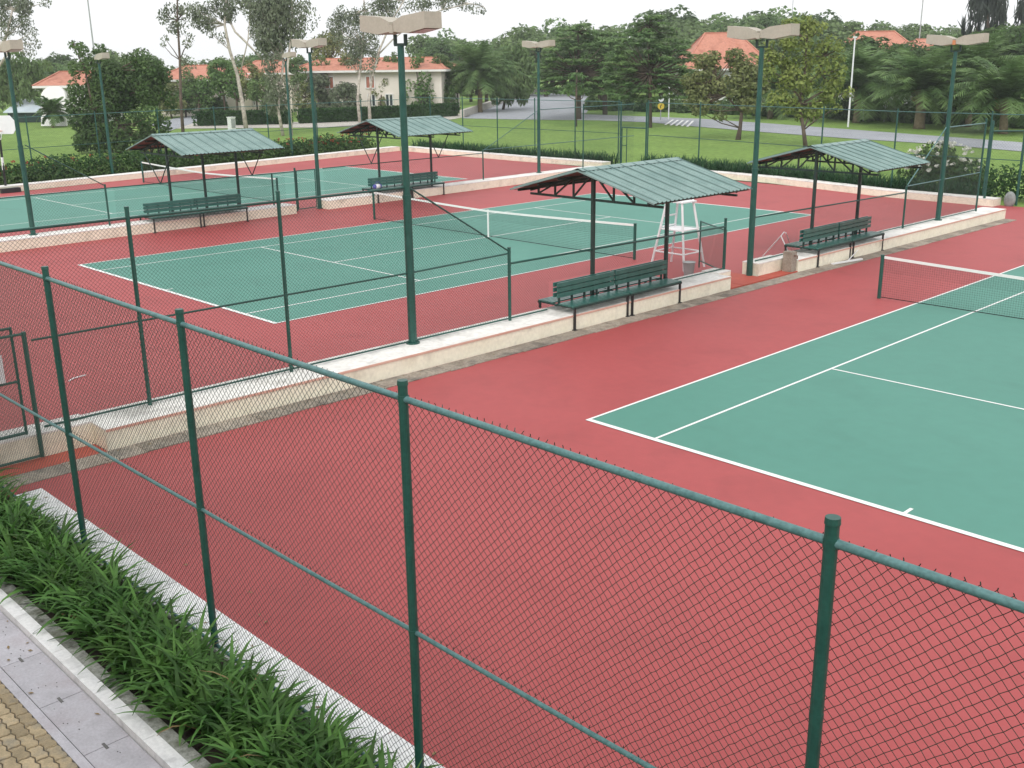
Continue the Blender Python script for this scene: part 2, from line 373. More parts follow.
def mesh_woven(mb, A, B, z0, z1, d=.071, r=.0023, seed=1):
    """near fence: wires bent at every crossing, with small irregularities"""
    rg = np.random.default_rng(seed)
    A = np.array(A, float); B = np.array(B, float); Ln = np.linalg.norm(B-A); u = (B-A)/Ln; nrm = np.array([-u[1], u[0]]); n3 = np.array([nrm[0], nrm[1], 0]); u3 = np.array([u[0], u[1], 0])
    h = d/2; nr = int((z1-z0)/h); nc = int(Ln/h)
    jx = rg.normal(0, h*.07, (nr+1, nc+2)); jz = rg.normal(0, h*.05, (nr+1, nc+2))
    sag = .012*np.sin(np.arange(nc+2)*h*1.9)
    def node(i, j, side): return np.array([A[0]+u[0]*(j*h+jx[i,j]), A[1]+u[1]*(j*h+jx[i,j]), z0+i*h+jz[i,j]+sag[j]*.5]) + n3*side*r*.9 + n3*sag[j]
    Q = []
    for i in range(nr):
        for j in range(nc):
            if (i+j) % 2: continue
            pass
    for i in range(nr):
        for j in range(nc+1):
            if (i+j) % 2 == 0:
                for dj in (1, -1):
                    jj = j+dj
                    if 0 <= jj <= nc:
                        s = dj
                        p0, p1 = node(i, j, s), node(i+1, jj, -s if False else s)
                        t = p1-p0; t /= np.linalg.norm(t); w = np.cross(t, n3)
                        c = [n3*r, -n3*r*.5+w*r*.87, -n3*r*.5-w*r*.87]
                        for k in range(3): Q.append([p0+c[k], p0+c[(k+1)%3], p1+c[(k+1)%3], p1+c[k]])
    # twisted knuckles standing above the top edge
    for j in range(nc+1):
        if (nr+j) % 2 == 0:
            p0 = node(nr, j, 0); p1 = p0+np.array([0,0,.014])+u3*rg.normal(0,.005)+n3*rg.normal(0,.004)
            w = r*1.5; c = [u3*w, (-u3*.5+n3*.87)*w, (-u3*.5-n3*.87)*w]
            for k in range(3): Q.append([p0+c[k], p0+c[(k+1)%3], p1+c[(k+1)%3], p1+c[k]])
    i0 = int((1.555-z0)/h)
    for j in range(nc+1):
        if (i0+j) % 2 == 0:
            p0 = node(i0, j, 0); p1 = p0+np.array([0,0,.02])+u3*rg.normal(0,.006)+n3*.004
            w = r*1.4; c = [u3*w, (-u3*.5+n3*.87)*w, (-u3*.5-n3*.87)*w]
            for k in range(3): Q.append([p0+c[k], p0+c[(k+1)%3], p1+c[(k+1)%3], p1+c[k]])
    mb.quads(np.array(Q)); return mb

# --- near fence
FY = -7.95
NF = thing('chain_link_fence', 'tall chain link fence in the foreground crossing the whole photo', 'fence', (-4.6, FY, 0), 'green chain link fences')
for x in (-4.6, -1.24, 1.93, 5.22, 8.57, 11.9):
    p = MB(); p.cyl(x, FY, -.1, 3.50, .036, 16); p.cyl(x, FY, 3.50, 3.535, .041, 16, .038); p.cyl(x, FY, 3.375, 3.425, .0405, 16); p.cyl(x, FY, 1.51, 1.55, .0405, 16); p.cyl(x, FY, 2.4, 2.43, .038, 16); p.build('post', M['post'], NF, False)
def hrail(z, r, y): 
    xs = [-4.6, -3.6, -1.24, .3, 1.93, 3.5, 5.22, 6.9, 8.57, 10.2, 11.9]; rr = random.Random(int(z*100))
    return MB().tube([(x, y, z+(0 if i % 2 == 0 else -.006)+rr.uniform(-.003,.003)) for i, x in enumerate(xs)], r, 12)
hrail(3.40, .0245, FY).build('top_rail', M['rail'], NF, True); hrail(1.53, .0185, FY).build('middle_rail', M['rail'], NF, True); hrail(.03, .0185, FY-.0).build('bottom_rail', M['rail'], NF, True)
mesh_woven(MB(), (-4.6, FY+.043), (11.9, FY+.043), .03, 3.412).build('wire_mesh', M['wire'], NF)

# --- fence between the two nearest courts: tall left end
def ZL(y): return 1.60-(max(y,3)-3)*.010         # height of the low rail
t = thing('chain_link_fence', 'tall chain link fence section at left standing on the low cream wall', 'fence', (fx(-7), -7, WT), 'green chain link fences')
for y in (-5.2, -2.5):
    p = MB(); p.cyl(fx(y), y, WT, 3.58, .034, 12); p.cyl(fx(y), y, 3.58, 3.61, .038, 12); p.build('post', M['post'], t)
MB().tube([(fx(y), y, 3.43) for y in (-8.2,-5.2,-2.5,.26)], .022, 8).build('top_rail', M['post'], t)
MB().tube([(fx(y), y, 1.78) for y in (-6.9,-5.3,-2.5,.26)], .018, 8).build('middle_rail', M['post'], t)
MB().tube([(fx(y), y, WT+.05) for y in (-6.9,-2.5,.26)], .018, 8).build('bottom_rail', M['post'], t)
mesh_plain(MB(), (fx(-8.2)+.03,-8.2), (fx(.25)+.03,.25), WT+.05, 3.45, WT+.05, 3.45).build('wire_mesh', M['wire'], t)
# low part with the sloping brace, up to the gate
t = thing('chain_link_fence', 'waist-high chain link fence behind the nearest bench, with a sloping brace at its left end', 'fence', (fx(3), 3, WT), 'green chain link fences')
for y, zt in ((2.96, 1.93), (10.73, 1.72)):
    p = MB(); p.cyl(fx(y), y, (WT if y < 5 else .05), zt, .036, 12); p.cyl(fx(y), y, zt, zt+.02, .04, 12); p.build('post', M['post'], t)
MB().tube([(fx(.4), .4, 3.40), (fx(3.0), 3.0, 1.84)], .018, 8).build('brace', M['post'], t)
MB().tube([(fx(2.96), 2.96, ZL(3)), (fx(10.73), 10.73, ZL(10.7))], .024, 8).build('top_rail', M['post'], t)
MB().tube([(fx(.36), .36, 1.78), (fx(2.96), 2.96, 1.82)], .019, 8).build('middle_rail', M['post'], t)
for ya, yb in ((.36,4.1),(8.3,10.7)): MB().tube([(fx(ya), ya, WT+.05), (fx(yb), yb, WT+.05)], .018, 8).build('bottom_rail', M['post'], t)
for (ya, yb, za, zb) in ((.38,3.0,3.40,1.84),(3.0,4.15,ZL(3),ZL(4)),(4.15,8.2,ZL(4),ZL(8)),(8.2,10.7,ZL(8),ZL(10.7))): mesh_plain(MB(), (fx(ya),ya), (fx(yb),yb), WT+.05 if ya != 4.15 else 1.04, za, WT+.05 if ya != 4.15 else 1.04, zb, r=.0024 if ya < 2 else .0018).build('wire_mesh', M['wire'], t)
# open gate swung into the middle court
t = thing('gate', 'low chain link gate standing open beside the white umpire chair', 'gate', (fx(10.8), 10.8, 0), 'small fence gates')
A_, B_ = np.array([fx(10.8)-.05, 10.85]), np.array([-6.35, 11.75])
fr = MB()
for P_ in (A_, B_): fr.cyl(P_[0], P_[1], .10, 1.42, .022, 10)
for z in (.30, 1.40): fr.tube([(*A_, z), (*B_, z)], .019, 8)
fr.build('gate_frame', M['post'], t); mesh_plain(MB(), A_, B_, .30, 1.40, .30, 1.40).build('wire_mesh', M['wire'], t)
# low fence right of the gate then the tall end
t = thing('chain_link_fence', 'waist-high chain link fence on the wall behind the right-hand bench', 'fence', (fx(12), 12, WT), 'green chain link fences')
MB().cyl(fx(20.6), 20.6, WT, 1.72, .034, 12).build('post', M['post'], t)
MB().tube([(fx(12.05), 12.05, 1.62), (fx(20.6), 20.6, 1.52)], .022, 8).build('top_rail', M['post'], t)
for ya, yb in ((12.2,13.8),(18.2,20.6)): MB().tube([(fx(ya), ya, WT+.06), (fx(yb), yb, WT+.06)], .018, 8).build('bottom_rail', M['post'], t)
for ya, yb, zl in ((12.1,14.3,WT+.05),(14.3,18.27,1.04),(18.27,20.6,WT+.05)): mesh_plain(MB(), (fx(ya),ya), (fx(yb),yb), zl, 1.60, zl, 1.54, r=.0016).build('wire_mesh', M['wire'], t)
t = thing('chain_link_fence', 'tall chain link fence section beside the rightmost light pole, with pale brace', 'fence', (fx(26), 26, WT), 'green chain link fences')
MB().cyl(fx(26.1), 26.1, WT, 3.62, .034, 12).build('post', M['post'], t)
MB().tube([(fx(20.65), 20.65, 1.75), (fx(23.0), 23.0, 3.45)], .018, 8).build('brace', M['rail'], t)
MB().tube([(fx(23.1), 23.1, 3.45), (fx(26.1), 26.1, 3.45)], .022, 8).build('top_rail', M['rail'], t)
MB().tube([(fx(20.65), 20.65, 1.72), (fx(26.1), 26.1, 1.74)], .018, 8).build('middle_rail', M['rail'], t)
MB().tube([(fx(20.65), 20.65, WT+.05), (fx(26.1), 26.1, WT+.05)], .018, 8).build('bottom_rail', M['post'], t)
m_ = MB(); mesh_plain(m_, (fx(20.7),20.7), (fx(23.0),23.0), WT+.05, 1.78, WT+.05, 3.43); mesh_plain(m_, (fx(23.1),23.1), (fx(26.1),26.1), WT+.05, 3.43, WT+.05, 3.43); m_.build('wire_mesh', M['wire'], t)

# gate at the left edge of the photo
t = thing('gate', 'green chain link gate at the left edge with a white notice on it', 'gate', (-4.80, -7.1, 0), 'small fence gates')
gp = MB(); gp.cyl(-4.80, -7.1, .05, 2.0, .036, 10); gp.build('post', M['post'], t)
fr = MB(); fr.tube([(-4.90,-7.24,.45),(-4.90,-8.5,.45)], .021, 8); fr.cyl(-4.90, -7.24, .42, 2.08, .022, 8); fr.cyl(-4.90, -8.5, .42, 2.08, .022, 8)
for z in (.44, 1.25, 2.06): fr.tube([(-4.90,-7.24,z),(-4.90,-8.5,z)], .02, 8)
fr.build('gate_frame', M['post'], t)
for z in (.07, 1.97): MB().tube([(-4.80,-7.1,z),(-4.80,-8.6,z)], .021, 8).build('rail', M['post'], t)
mesh_plain(MB(), (-4.90,-7.24), (-4.90,-8.5), .44, 2.06, .44, 2.06).build('wire_mesh', M['wire'], t)
sg = MB(); sg.box((-4.865,-7.43,1.28), (-4.855,-7.95,1.70)); sg.build('notice', M['white'], t)

# --- fence between middle and far court
t = thing('chain_link_fence', 'waist-high chain link fence along the wall behind the leftmost shelter', 'fence', (bx(3), 3, WT), 'green chain link fences')
MB().cyl(bx(3.3), 3.3, WT, 1.80, .034, 10).build('post', M['post'], t); MB().cyl(bx(10.2), 10.2, WT, 1.62, .034, 10).build('post', M['post'], t)
MB().tube([(bx(.75), .75, 3.3), (bx(3.3), 3.3, 1.75)], .018, 8).build('brace', M['post'], t)
MB().tube([(bx(-6), -6, 1.66), (bx(3.55), 3.55, 1.66), (bx(11.3), 11.3, 1.60)], .019, 8).build('top_rail', M['post'], t)
m_ = MB(); mesh_plain(m_, (bx(.7),.7), (bx(3.3),3.3), WT+.05, 3.3, WT+.05, 1.75, d=.11); mesh_plain(m_, (bx(3.6),3.6), (bx(10.8),10.8), WT+.05, 1.66, WT+.05, 1.6, d=.11); m_.build('wire_mesh', M['wire'], t)
t = thing('gate', 'closed low gate in the far fence between the two far shelters', 'gate', (bx(11.4), 11.4, 0), 'small fence gates')
for y in (11.3,): MB().cyl(bx(y), y, 0, 1.75, .04, 10).build('post', M['post'], t)
fr = MB()
for z in (.08, 1.62): fr.tube([(bx(11.35), 11.35, z), (bx(12.3), 12.3, z)], .02, 8)
for yy in (11.37, 12.28): fr.tube([(bx(yy), yy, .08), (bx(yy), yy, 1.62)], .02, 8)
fr.build('gate_frame', M['post'], t); mesh_plain(MB(), (bx(11.35),11.35), (bx(12.3),12.3), .08, 1.62, .08, 1.62, d=.11).build('wire_mesh', M['wire'], t)
t = thing('chain_link_fence', 'waist-high chain link fence along the wall behind the second far shelter', 'fence', (bx(13), 13, WT), 'green chain link fences')
MB().cyl(bx(22.1), 22.1, WT, 1.75, .034, 10).build('post', M['post'], t)
MB().tube([(bx(12.7), 12.7, 1.62), (bx(22.1), 22.1, 1.60)], .019, 8).build('top_rail', M['post'], t)
mesh_plain(MB(), (bx(12.7),12.7), (bx(22.1),22.1), WT+.05, 1.62, WT+.05, 1.6, d=.11).build('wire_mesh', M['wire'], t)
t = thing('chain_link_fence', 'tall chain link fence section between far courts, joining the back fence', 'fence', (bx(26), 26, WT), 'green chain link fences')
MB().cyl(bx(29.6), 29.6, WT, 3.6, .034, 10).build('post', M['post'], t)
MB().tube([(bx(26.2), 26.2, 3.45), (bx(34), 34, 3.45)], .02, 8).build('top_rail', M['midrail'], t)
MB().tube([(bx(22.1), 22.1, 1.75), (bx(34), 34, 1.75)], .018, 8).build('middle_rail', M['midrail'], t)
MB().tube([(bx(22.2), 22.2, 1.75), (bx(26.0), 26.0, 3.4)], .016, 8).build('brace', M['midrail'], t)
m_ = MB(); mesh_plain(m_, (bx(22.2),22.2), (bx(26.0),26.0), WT+.05, 1.75, WT+.05, 3.4, d=.11); mesh_plain(m_, (bx(26.1),26.1), (bx(34),34), WT+.05, 3.43, WT+.05, 3.43, d=.11); m_.build('wire_mesh', M['wire'], t)

# --- perimeter fences
def perimeter(label, pts, top, post_s, mid=1.75, d=.12, feet=0.0):
    P_ = [np.array(p, float) for p in pts]
    t = thing('chain_link_fence', label, 'fence', (P_[0][0], P_[0][1], 0), 'green chain link fences')
    rl = MB(); rl.tube([(*p, top) for p in P_], .019, 8); rl.build('top_rail', M['midrail'], t)
    MB().tube([(*p, mid) for p in P_], .016, 8).build('middle_rail', M['post'], t)
    m_ = MB(); acc = 0; nxt = 0.0
    for a, b in zip(P_[:-1], P_[1:]):
        Ln = np.linalg.norm(b-a); mesh_plain(m_, a, b, .1, top, .1, top, d=d, r=.0014)
        while nxt <= acc+Ln+1e-6:
            q = a+(b-a)*(nxt-acc)/Ln; MB().cyl(q[0], q[1], feet, top+.12, .036, 8).build('post', M['post'], t); nxt += post_s
        acc += Ln
    m_.build('wire_mesh', M['wire'], t); return t
perimeter('tall chain link fence behind the flowering shrubs along the far left side', [(-44.6,-3),(-46.0,5),(-48.2,21),(-49.4,35.3)], 3.32, 3.9)
perimeter('tall chain link fence along the back, ending left of the back gate', [(-49.4,35.4),(-40.0,35.2),(-28.9,35.1)], 3.5, 3.4)
perimeter('long tall chain link fence along the back, right of the back gate', [(-26.7,34.9),(-17.5,33.2),(-10.3,31.6),(-2,31.2)], 3.5, 4.1)
t = thing('gate', 'tall narrow gate in the back fence opening onto the lawn', 'gate', (-27.8, 35.0, 0), 'small fence gates')
for x in (-28.75, -26.9): MB().cyl(x, 35.0, 0, 3.5, .05, 10).build('post', M['post'], t)
fr = MB(); fr.cyl(-28.3, 35.0, .1, 2.05, .025, 8).cyl(-28.65, 35.0, .1, 2.05, .025, 8); fr.tube([(-28.7,35.0,2.1),(-26.95,35.0,2.1)], .035, 8); fr.tube([(-28.65,35.0,1.1),(-28.3,35.0,1.1)], .02, 8); fr.build('gate_frame', M['post'], t)
mesh_plain(MB(), (-28.7,35.0), (-26.95,35.0), 2.12, 3.5, 2.12, 3.5, d=.09, r=.002).build('wire_mesh', M['post'], t)
mesh_plain(MB(), (-28.7,34.97), (-26.95,34.97), .1, 2.1, .1, 2.1, d=.12, r=.0014).build('gate_mesh', M['wire'], t)
t = thing('gate', 'tall green gate posts at the right edge behind the grey boulder', 'gate', (-5.3, 30.6, 0), 'small fence gates')
for x, y in ((-6.1,30.5), (-5.15,31.3)): MB().cyl(x, y, 0, 3.3, .05, 10).build('post', M['post'], t)
MB().tube([(-6.1,30.5,2.9),(-5.15,31.3,2.9)], .03, 8).build('top_rail', M['post'], t)

# ------------------------------------------------------------------ light poles
def light_pole(label, x, y, z0, ztop=6.45, single=0, rot=0.0, group='green floodlight poles', gear='beige'):
    t = thing('light_pole', label, 'light pole', (x, y, z0), group)
    p = MB(); zt = ztop-.45
    p.cyl(x, y, z0, z0+2.9, .085, 16, .080); p.cyl(x, y, z0+2.9, zt, .072, 16, .062); p.cyl(x, y, z0, z0+.03, .14, 16)
    p.cyl(x, y, z0+2.86, z0+2.93, .088, 16)
    p.build('pole', M['post'], t, False)
    ca, sa = math.cos(rot), math.sin(rot)
    def loc(a, b, z): return (x+ca*a-sa*b, y+sa*a+ca*b, z)
    br = MB(); br.beam(loc(-.16,0,zt+.02), loc(.16,0,zt+.02), .06, .05)
    for s in (-.15,.15): br.beam(loc(s,0,zt+.02), loc(s,0,zt+.2), .05, .05)
    br.build('bracket', M['steel_dark'], t)
    for s in ((1,) if single > 0 else (-1,) if single < 0 else (-1, 1)):
        h = MB(); tilt = R(5); ct, sn = math.cos(tilt), math.sin(tilt)
        def hp(a, b, c): return loc(s*(.03+a*ct - c*sn*.3), b, zt+.17+a*sn+c*ct)
        # housing: tapered box, shallow near the joint, deep at the outer half
        prof = [(.03,.07),(.03,.24),(.30,.31),(.92,.31),(.92,.03),(.40,-.0)]
        V = [hp(a, -.2, c) for a, c in prof]+[hp(a, .2, c) for a, c in prof]; n = len(prof)
        h.add(V, [tuple(range(n)), tuple(range(2*n-1, n-1, -1))]+[(i, n+i, n+(i+1)%n, (i+1)%n) for i in range(n)])
        ho = h.build('lamp_head', M['beige'], t)
        gl = MB(); gl.sheet([hp(.45,-.16,-.006), hp(.88,-.16,.018), hp(.88,.16,.018), hp(.45,.16,-.006)])
        go = gl.build('lamp_glass', M['lampglass'], t); go.parent = ho
    gb = MB(); gb.box(loc(-.05,-.21,zt+.22), loc(.05,-.12,zt+.36)); gb.build('gear_box', M[gear], t)
    return t
light_pole('tall green floodlight pole in the middle of the photo, nearest of all', fx(.3), .3, WT)
light_pole('green floodlight pole between the two nearest shelters, beside the gate opening', fx(11.95), 11.95, 0.0, 6.42)
light_pole('green floodlight pole at right, beside the pale braced fence', fx(23.1), 23.1, WT, 6.3, gear='orange')
q = onx(31, 235, -25.7); light_pole('green floodlight pole at the far left beside the basketball hoop', bx(.6), .6, WT, 6.45)
light_pole('green floodlight pole by the closed low gate between the far shelters', bx(12.4), 12.42, 0.0, 6.6)
light_pole('green floodlight pole at the back, between the second far shelter and the back gate', bx(26.1), 26.1, WT, 6.62)
q = onx(98, 55, -45.6); light_pole('slim light pole in front of the big dense dark tree', -45.6, q[1], 0, 6.35, single=1)
q = onx(285, 55, -47.6); light_pole('slim light pole in front of the white twin-trunk eucalyptus', -47.6, q[1], 0, 6.4, single=1)

# ------------------------------------------------------------------ shelters
def shelter(label, xf, y0, y1, posts, zr=3.40, ze=2.80, half=2.15, rails=False):
    yc = (y0+y1)/2; xc = xf(yc)
    t = thing('shelter', label, 'shelter', (xc, yc, WT), 'metal roofed shelters over the benches')
    # posts
    for y in posts: MB().box((xc-.038, y-.038, WT), (xc+.038, y+.038, zr-.14)).build('post', M['steel_dark'], t)
    n = int(round((y1-y0)/.145)); dy = (y1-y0)/n
    prof = []
    for i in range(n):
        ya = y0+i*dy; prof += [(ya,0),(ya+dy*.55,0),(ya+dy*.68,.024),(ya+dy*.88,.024)]
    prof.append((y1,0))
    for s, nm in ((1,'roof_slope'),(-1,'roof_slope')):
        m_ = MB(); P0 = []; P1 = []
        for (yy, h) in prof:
            P0.append((xc, yy, zr+h)); P1.append((xc+s*half, yy, ze+h))
        k = len(P0); m_.add(P0+P1, [(i,i+1,k+i+1,k+i) for i in range(k-1)])
        # edge thickness
        m_.beam((xc+s*half*.0, y0-.01, zr-.015), (xc+s*half, y0-.01, ze-.015), .015, .035)
        m_.beam((xc+s*half*.0, y1+.01, zr-.03), (xc+s*half, y1+.01, ze-.015), .015, .035)
        m_.build(nm, M['roof'], t)
        sm = MB()
        for i in range(0, n, 3):
            ya = y0+i*dy+dy*.78; sm.beam((xc+s*.02, ya, zr+.030), (xc+s*(half-.01), ya, ze+.030), .022, .016)
        sm.build('roof_seam', M['seam'], t)
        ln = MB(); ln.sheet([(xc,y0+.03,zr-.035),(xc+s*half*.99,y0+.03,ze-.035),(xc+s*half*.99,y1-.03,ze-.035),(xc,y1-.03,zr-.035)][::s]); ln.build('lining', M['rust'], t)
    rc = MB(); rc.sheet([(xc-.16,y0-.02,zr-.012),(xc-.16,y1+.02,zr-.012),(xc,y1+.02,zr+.042),(xc,y0-.02,zr+.042)]); rc.sheet([(xc,y0-.02,zr+.042),(xc,y1+.02,zr+.042),(xc+.16,y1+.02,zr-.012),(xc+.16,y0-.02,zr-.012)]); rc.build('ridge_cap', M['roof'], t)
    for y in posts:
        tr = MB(); zb = ze-.12
        tr.beam((xc-half*.92,y,ze-.06),(xc,y,zr-.10),.05,.05); tr.beam((xc+half*.92,y,ze-.06),(xc,y,zr-.10),.05,.05)
        tr.beam((xc-half*.92,y,zb-.02),(xc+half*.92,y,zb-.02),.05,.05)
        for a in (.28,.55,.8):
            zt = zr-.10+(ze-zr)*a
            for s in (-1,1):
                tr.beam((xc+s*half*a,y,zb),(xc+s*half*a,y,zt),.04,.04)
                tr.beam((xc+s*half*(a-.27),y,zr-.10+(ze-zr)*(a-.27)),(xc+s*half*a,y,zb),.035,.035)
        tr.build('truss', M['steel_dark'], t)
    pu = MB()
    for a in (-.9,-.6,-.3,.3,.6,.9):
        pu.beam((xc+half*a,y0+.05,zr-.075+(ze-zr)*abs(a)),(xc+half*a,y1-.05,zr-.075+(ze-zr)*abs(a)),.04,.05)
    pu.build('purlins', M['steel_dark'], t)
    if rails:
        for ya in (y0+.15, y1-.15):
            v = MB(); 
            for s in (-1,1): v.tube([(xc, ya, 1.62), (xc+s*.55, ya+.25*s, ze-.02)], .02, 6)
            v.build('strut', M['steel_dark'], t)
    return t
shelter('grey green metal roofed shelter in the centre over the nearest bench', fx, 5.05, 8.65, (5.57, 8.31), ze=2.84, half=2.15)
shelter('metal roofed shelter at right in front of the white-flowered bush', fx, 14.6, 17.75, (14.97, 17.6), zr=3.33, ze=2.78, half=2.05)
shelter('leftmost metal roofed shelter, in front of the big dense dark tree', bx, 5.3, 9.4, (5.8, 7.2, 8.6), zr=3.36, ze=2.76, half=2.2, rails=True)
shelter('metal roofed shelter behind the middle floodlight pole, before the twin white trunks', bx, 15.2, 19.3, (15.75, 17.2, 18.7), zr=3.42, ze=2.84, half=2.2, rails=True)

# ------------------------------------------------------------------ benches (double sided, astride the wall)
def bench_proto(label, xc, y0, L_, group):
    t = thing('bench', label, 'bench', (xc, y0, 0), group)
    zs = .56
    for s in (1, -1):
        b = MB()
        for k in range(5):
            a = .10+k*.092; b.box((xc+s*a, y0+.01, zs-.03), (xc+s*(a+.070), y0+L_-.01, zs))
        b.build('seat', M['benchgreen'], t)
        b = MB()
        for k, z in enumerate((.68,.80,.915)): b.box((xc+s*.045, y0, z), (xc+s*.075, y0+L_, z+.095))
        b.build('backrest', M['benchgreen'], t)
    fr = MB()
    for y in (y0+.06, y0+L_-.06):
        fr.beam((xc-.55,y,zs-.05),(xc+.55,y,zs-.05),.04,.04); 
    for k in range(5):
        y = y0+.12+k*(L_-.24)/4; fr.beam((xc,y,zs-.03),(xc,y,1.0),.03,.05)
    fr.beam((xc+.53,y0,zs-.05),(xc+.53,y0+L_,zs-.05),.04,.045); fr.beam((xc-.53,y0,zs-.05),(xc-.53,y0+L_,zs-.05),.04,.045)
    fr.beam((xc,y0,zs-.05),(xc,y0+L_,zs-.05),.05,.05)
    fr.build('frame', M['steel_dark'], t)
    for y in (y0+.06, y0+L_-.06):
        b = MB(); b.box((xc+.51,y-.022,.0),(xc+.555,y+.022,zs-.07)); b.box((xc+.48,y-.05,.015),(xc+.585,y+.05,.03)); b.build('leg', M['black'], t)
        b = MB(); b.box((xc-.555,y-.022,WT),(xc-.51,y+.022,zs-.07)) ; b.build('leg', M['black'], t)
    return t
BG = 'double sided green benches on the low walls'
b0 = bench_proto('green slatted bench under the central shelter, the left one of the pair', -4.80, 4.22, 1.93, BG)
dup(b0, (-4.78, 6.18, 0), 0, 'green slatted bench under the central shelter, the right one beside the umpire chair', BG)
dup(b0, (-4.70, 14.35, 0), 0, 'green slatted bench under the right-hand shelter, the left one of the pair', BG)
dup(b0, (-4.68, 16.31, 0), 0, 'green slatted bench under the right-hand shelter with a squeegee leaning on it', BG)
dup(b0, (bx(6)+.3, 4.55, 0), 0, 'dark slatted bench under the leftmost shelter, its left half', BG)
dup(b0, (bx(7)+.3, 6.52, 0), 0, 'dark slatted bench under the leftmost shelter, its right half', BG)
dup(b0, (bx(16)+.1, 15.05, 0), 0, 'green slatted bench behind the middle floodlight pole, its left half holding a bag', BG)
dup(b0, (bx(18)+.1, 17.02, 0), 0, 'green slatted bench behind the middle floodlight pole, its right half', BG)

# ------------------------------------------------------------------ nets
def net(label, cx, cy):
    x0, x1, y = cx-.914, cx+W+.914, cy+11.885; xm = (x0+x1)/2
    t = thing('tennis_net', label, 'tennis net', (x0, y, 0), 'tennis nets')
    for x in (x0, x1):
        p = MB(); p.cyl(x, y, 0, 1.07, .045, 12); p.cyl(x, y, 1.07, 1.085, .05, 12); p.build('net_post', M['post'], t)
    def zt(x): return .914+(1.06-.914)*abs((x-xm)/(x1-xm))**1.25
    xs = np.linspace(x0+.05, x1-.05, 33)
    b = MB(); 
    for s in (-.012, .012):
        V = [(x, y+s, zt(x)) for x in xs]+[(x, y+s, zt(x)-.062) for x in xs]; k = len(xs); b.add(V, [(i,i+1,k+i+1,k+i) for i in range(k-1)])
    V = [(x, y-.012, zt(x)) for x in xs]+[(x, y+.012, zt(x)) for x in xs]; b.add(V, [(i,i+1,k+i+1,k+i) for i in range(k-1)])
    b.build('headband', M['line'], t)
    n = MB(); Q = []; r = .0018
    xv = np.arange(x0+.06, x1-.05, .055)
    for x in xv: Q.append([(x-r,y,.04),(x+r,y,.04),(x+r,y,zt(x)-.06),(x-r,y,zt(x)-.06)]); Q.append([(x,y-r,.04),(x,y+r,.04),(x,y+r,zt(x)-.06),(x,y-r,zt(x)-.06)])
    for f in np.linspace(.0,.96,17):
        for a, c in zip(xs[:-1], xs[1:]):
            za, zc = .04+f*(zt(a)-.1), .04+f*(zt(c)-.1)
            Q.append([(a,y,za-r),(c,y,zc-r),(c,y,zc+r),(a,y,za+r)])
            if f > .62: Q.append([(a,y+.01,za-r+.02),(c,y+.01,zc-r+.02),(c,y+.01,zc+r+.02),(a,y+.01,za+r+.02)])
    Q.append([(x0+.05,y,.03),(x1-.05,y,.03),(x1-.05,y,.05),(x0+.05,y,.05)])
    n.quads(np.array(Q, float)); n.build('net_mesh', M['net'], t)
    s = MB(); s.box((xm-.03,y-.016,0.01),(xm+.03,y+.016,.93)); s.build('centre_strap', M['line'], t)
net('tennis net of the nearest court, cut off by the right edge', *CY['A'])
net('tennis net of the middle court, seen under the central shelter', *CY['B'])
net('tennis net of the farthest court, behind the leftmost shelter', *CY['C'])

# ------------------------------------------------------------------ umpire chair
t = thing('umpire_chair', 'tall white umpire chair by the net post of the middle court', 'umpire chair', (-7.2, 11.9, 0))
ft = [(-6.62,11.42),(-6.62,12.38),(-7.80,12.38),(-7.80,11.42)]; tp = [(-6.93,11.64),(-6.93,12.16),(-7.47,12.16),(-7.47,11.64)]; ZT = 1.86
def lerp(i, z): 
    a, b = np.array(ft[i]), np.array(tp[i]); return (*(a+(b-a)*z/ZT), z)
for i in range(4): MB().tube([lerp(i,0), lerp(i,ZT), lerp(i,ZT+.12)], .034, 8).build('leg', M['white'], t)
rg = MB()
for z in (.45,):
    for i in range(4): rg.tube([lerp(i,z), lerp((i+1)%4,z)], .024, 8)
for z in (.85,1.15,1.45): rg.tube([lerp(2,z), lerp(3,z)], .024, 8)
rg.build('rungs', M['white'], t)
fb = MB(); a = [lerp(i,1.10) for i in range(4)]; fb.poly([(p[0],p[1]) for p in a], 1.08, 1.11); 
fb.build('footboard', M['white'], t)
sb = MB(); sb.box((-7.55,11.58,ZT),(-6.85,12.22,ZT+.035)); sb.build('seat', M['white'], t)
ar = MB()
for y in (11.60, 12.20): ar.tube([(-7.5,y,ZT+.03),(-7.5,y,ZT+.17),(-6.95,y,ZT+.13)], .016, 6)
ar.build('armrests', M['white'], t)

# ------------------------------------------------------------------ small court things
t = thing('bucket', 'grey bucket against the low wall below the umpire chair', 'bucket', (-5.35, 10.2, WT))
q = G(698.5, 283, .0); q = np.array([-6.15, 11.0, 0])
bk = MB(); bk.tube([(q[0],q[1],0),(q[0],q[1],.38)], [.13,.17], 16); bk.build('pail', M['grey'], t); MB().tube([(q[0]+.175*math.cos(a),q[1]+.175*math.sin(a),.38) for a in np.linspace(0,2*math.pi,17)], .012, 6).build('rim', M['grey'], t)
t['label'] = 'grey plastic bucket on the red ground under the umpire chair'
# white tube stand (A-frame)
t = thing('drying_stand', 'white tubular A-frame stand leaning behind the wall, left of the right-hand bench', 'stand', (-5.75, 14.0, 0))
a = MB()
for y in (13.45, 14.35):
    pass
a0, a1, a2, a3 = G(763,256,0.0), G(793,252,0.0), onx(781,236,-5.6), onx(784,232,-5.9)
a.tube([a0, a2], .018, 6); a.tube([a1, onx(786,233,-5.75)], .018, 6); a.build('frame', M['white'], t)
b = MB(); b.tube([a2, G(789,253,.3)], .016, 6); b.tube([a2, a3, onx(786,233,-5.75)], .016, 6); b.build('frame', M['white'], t)
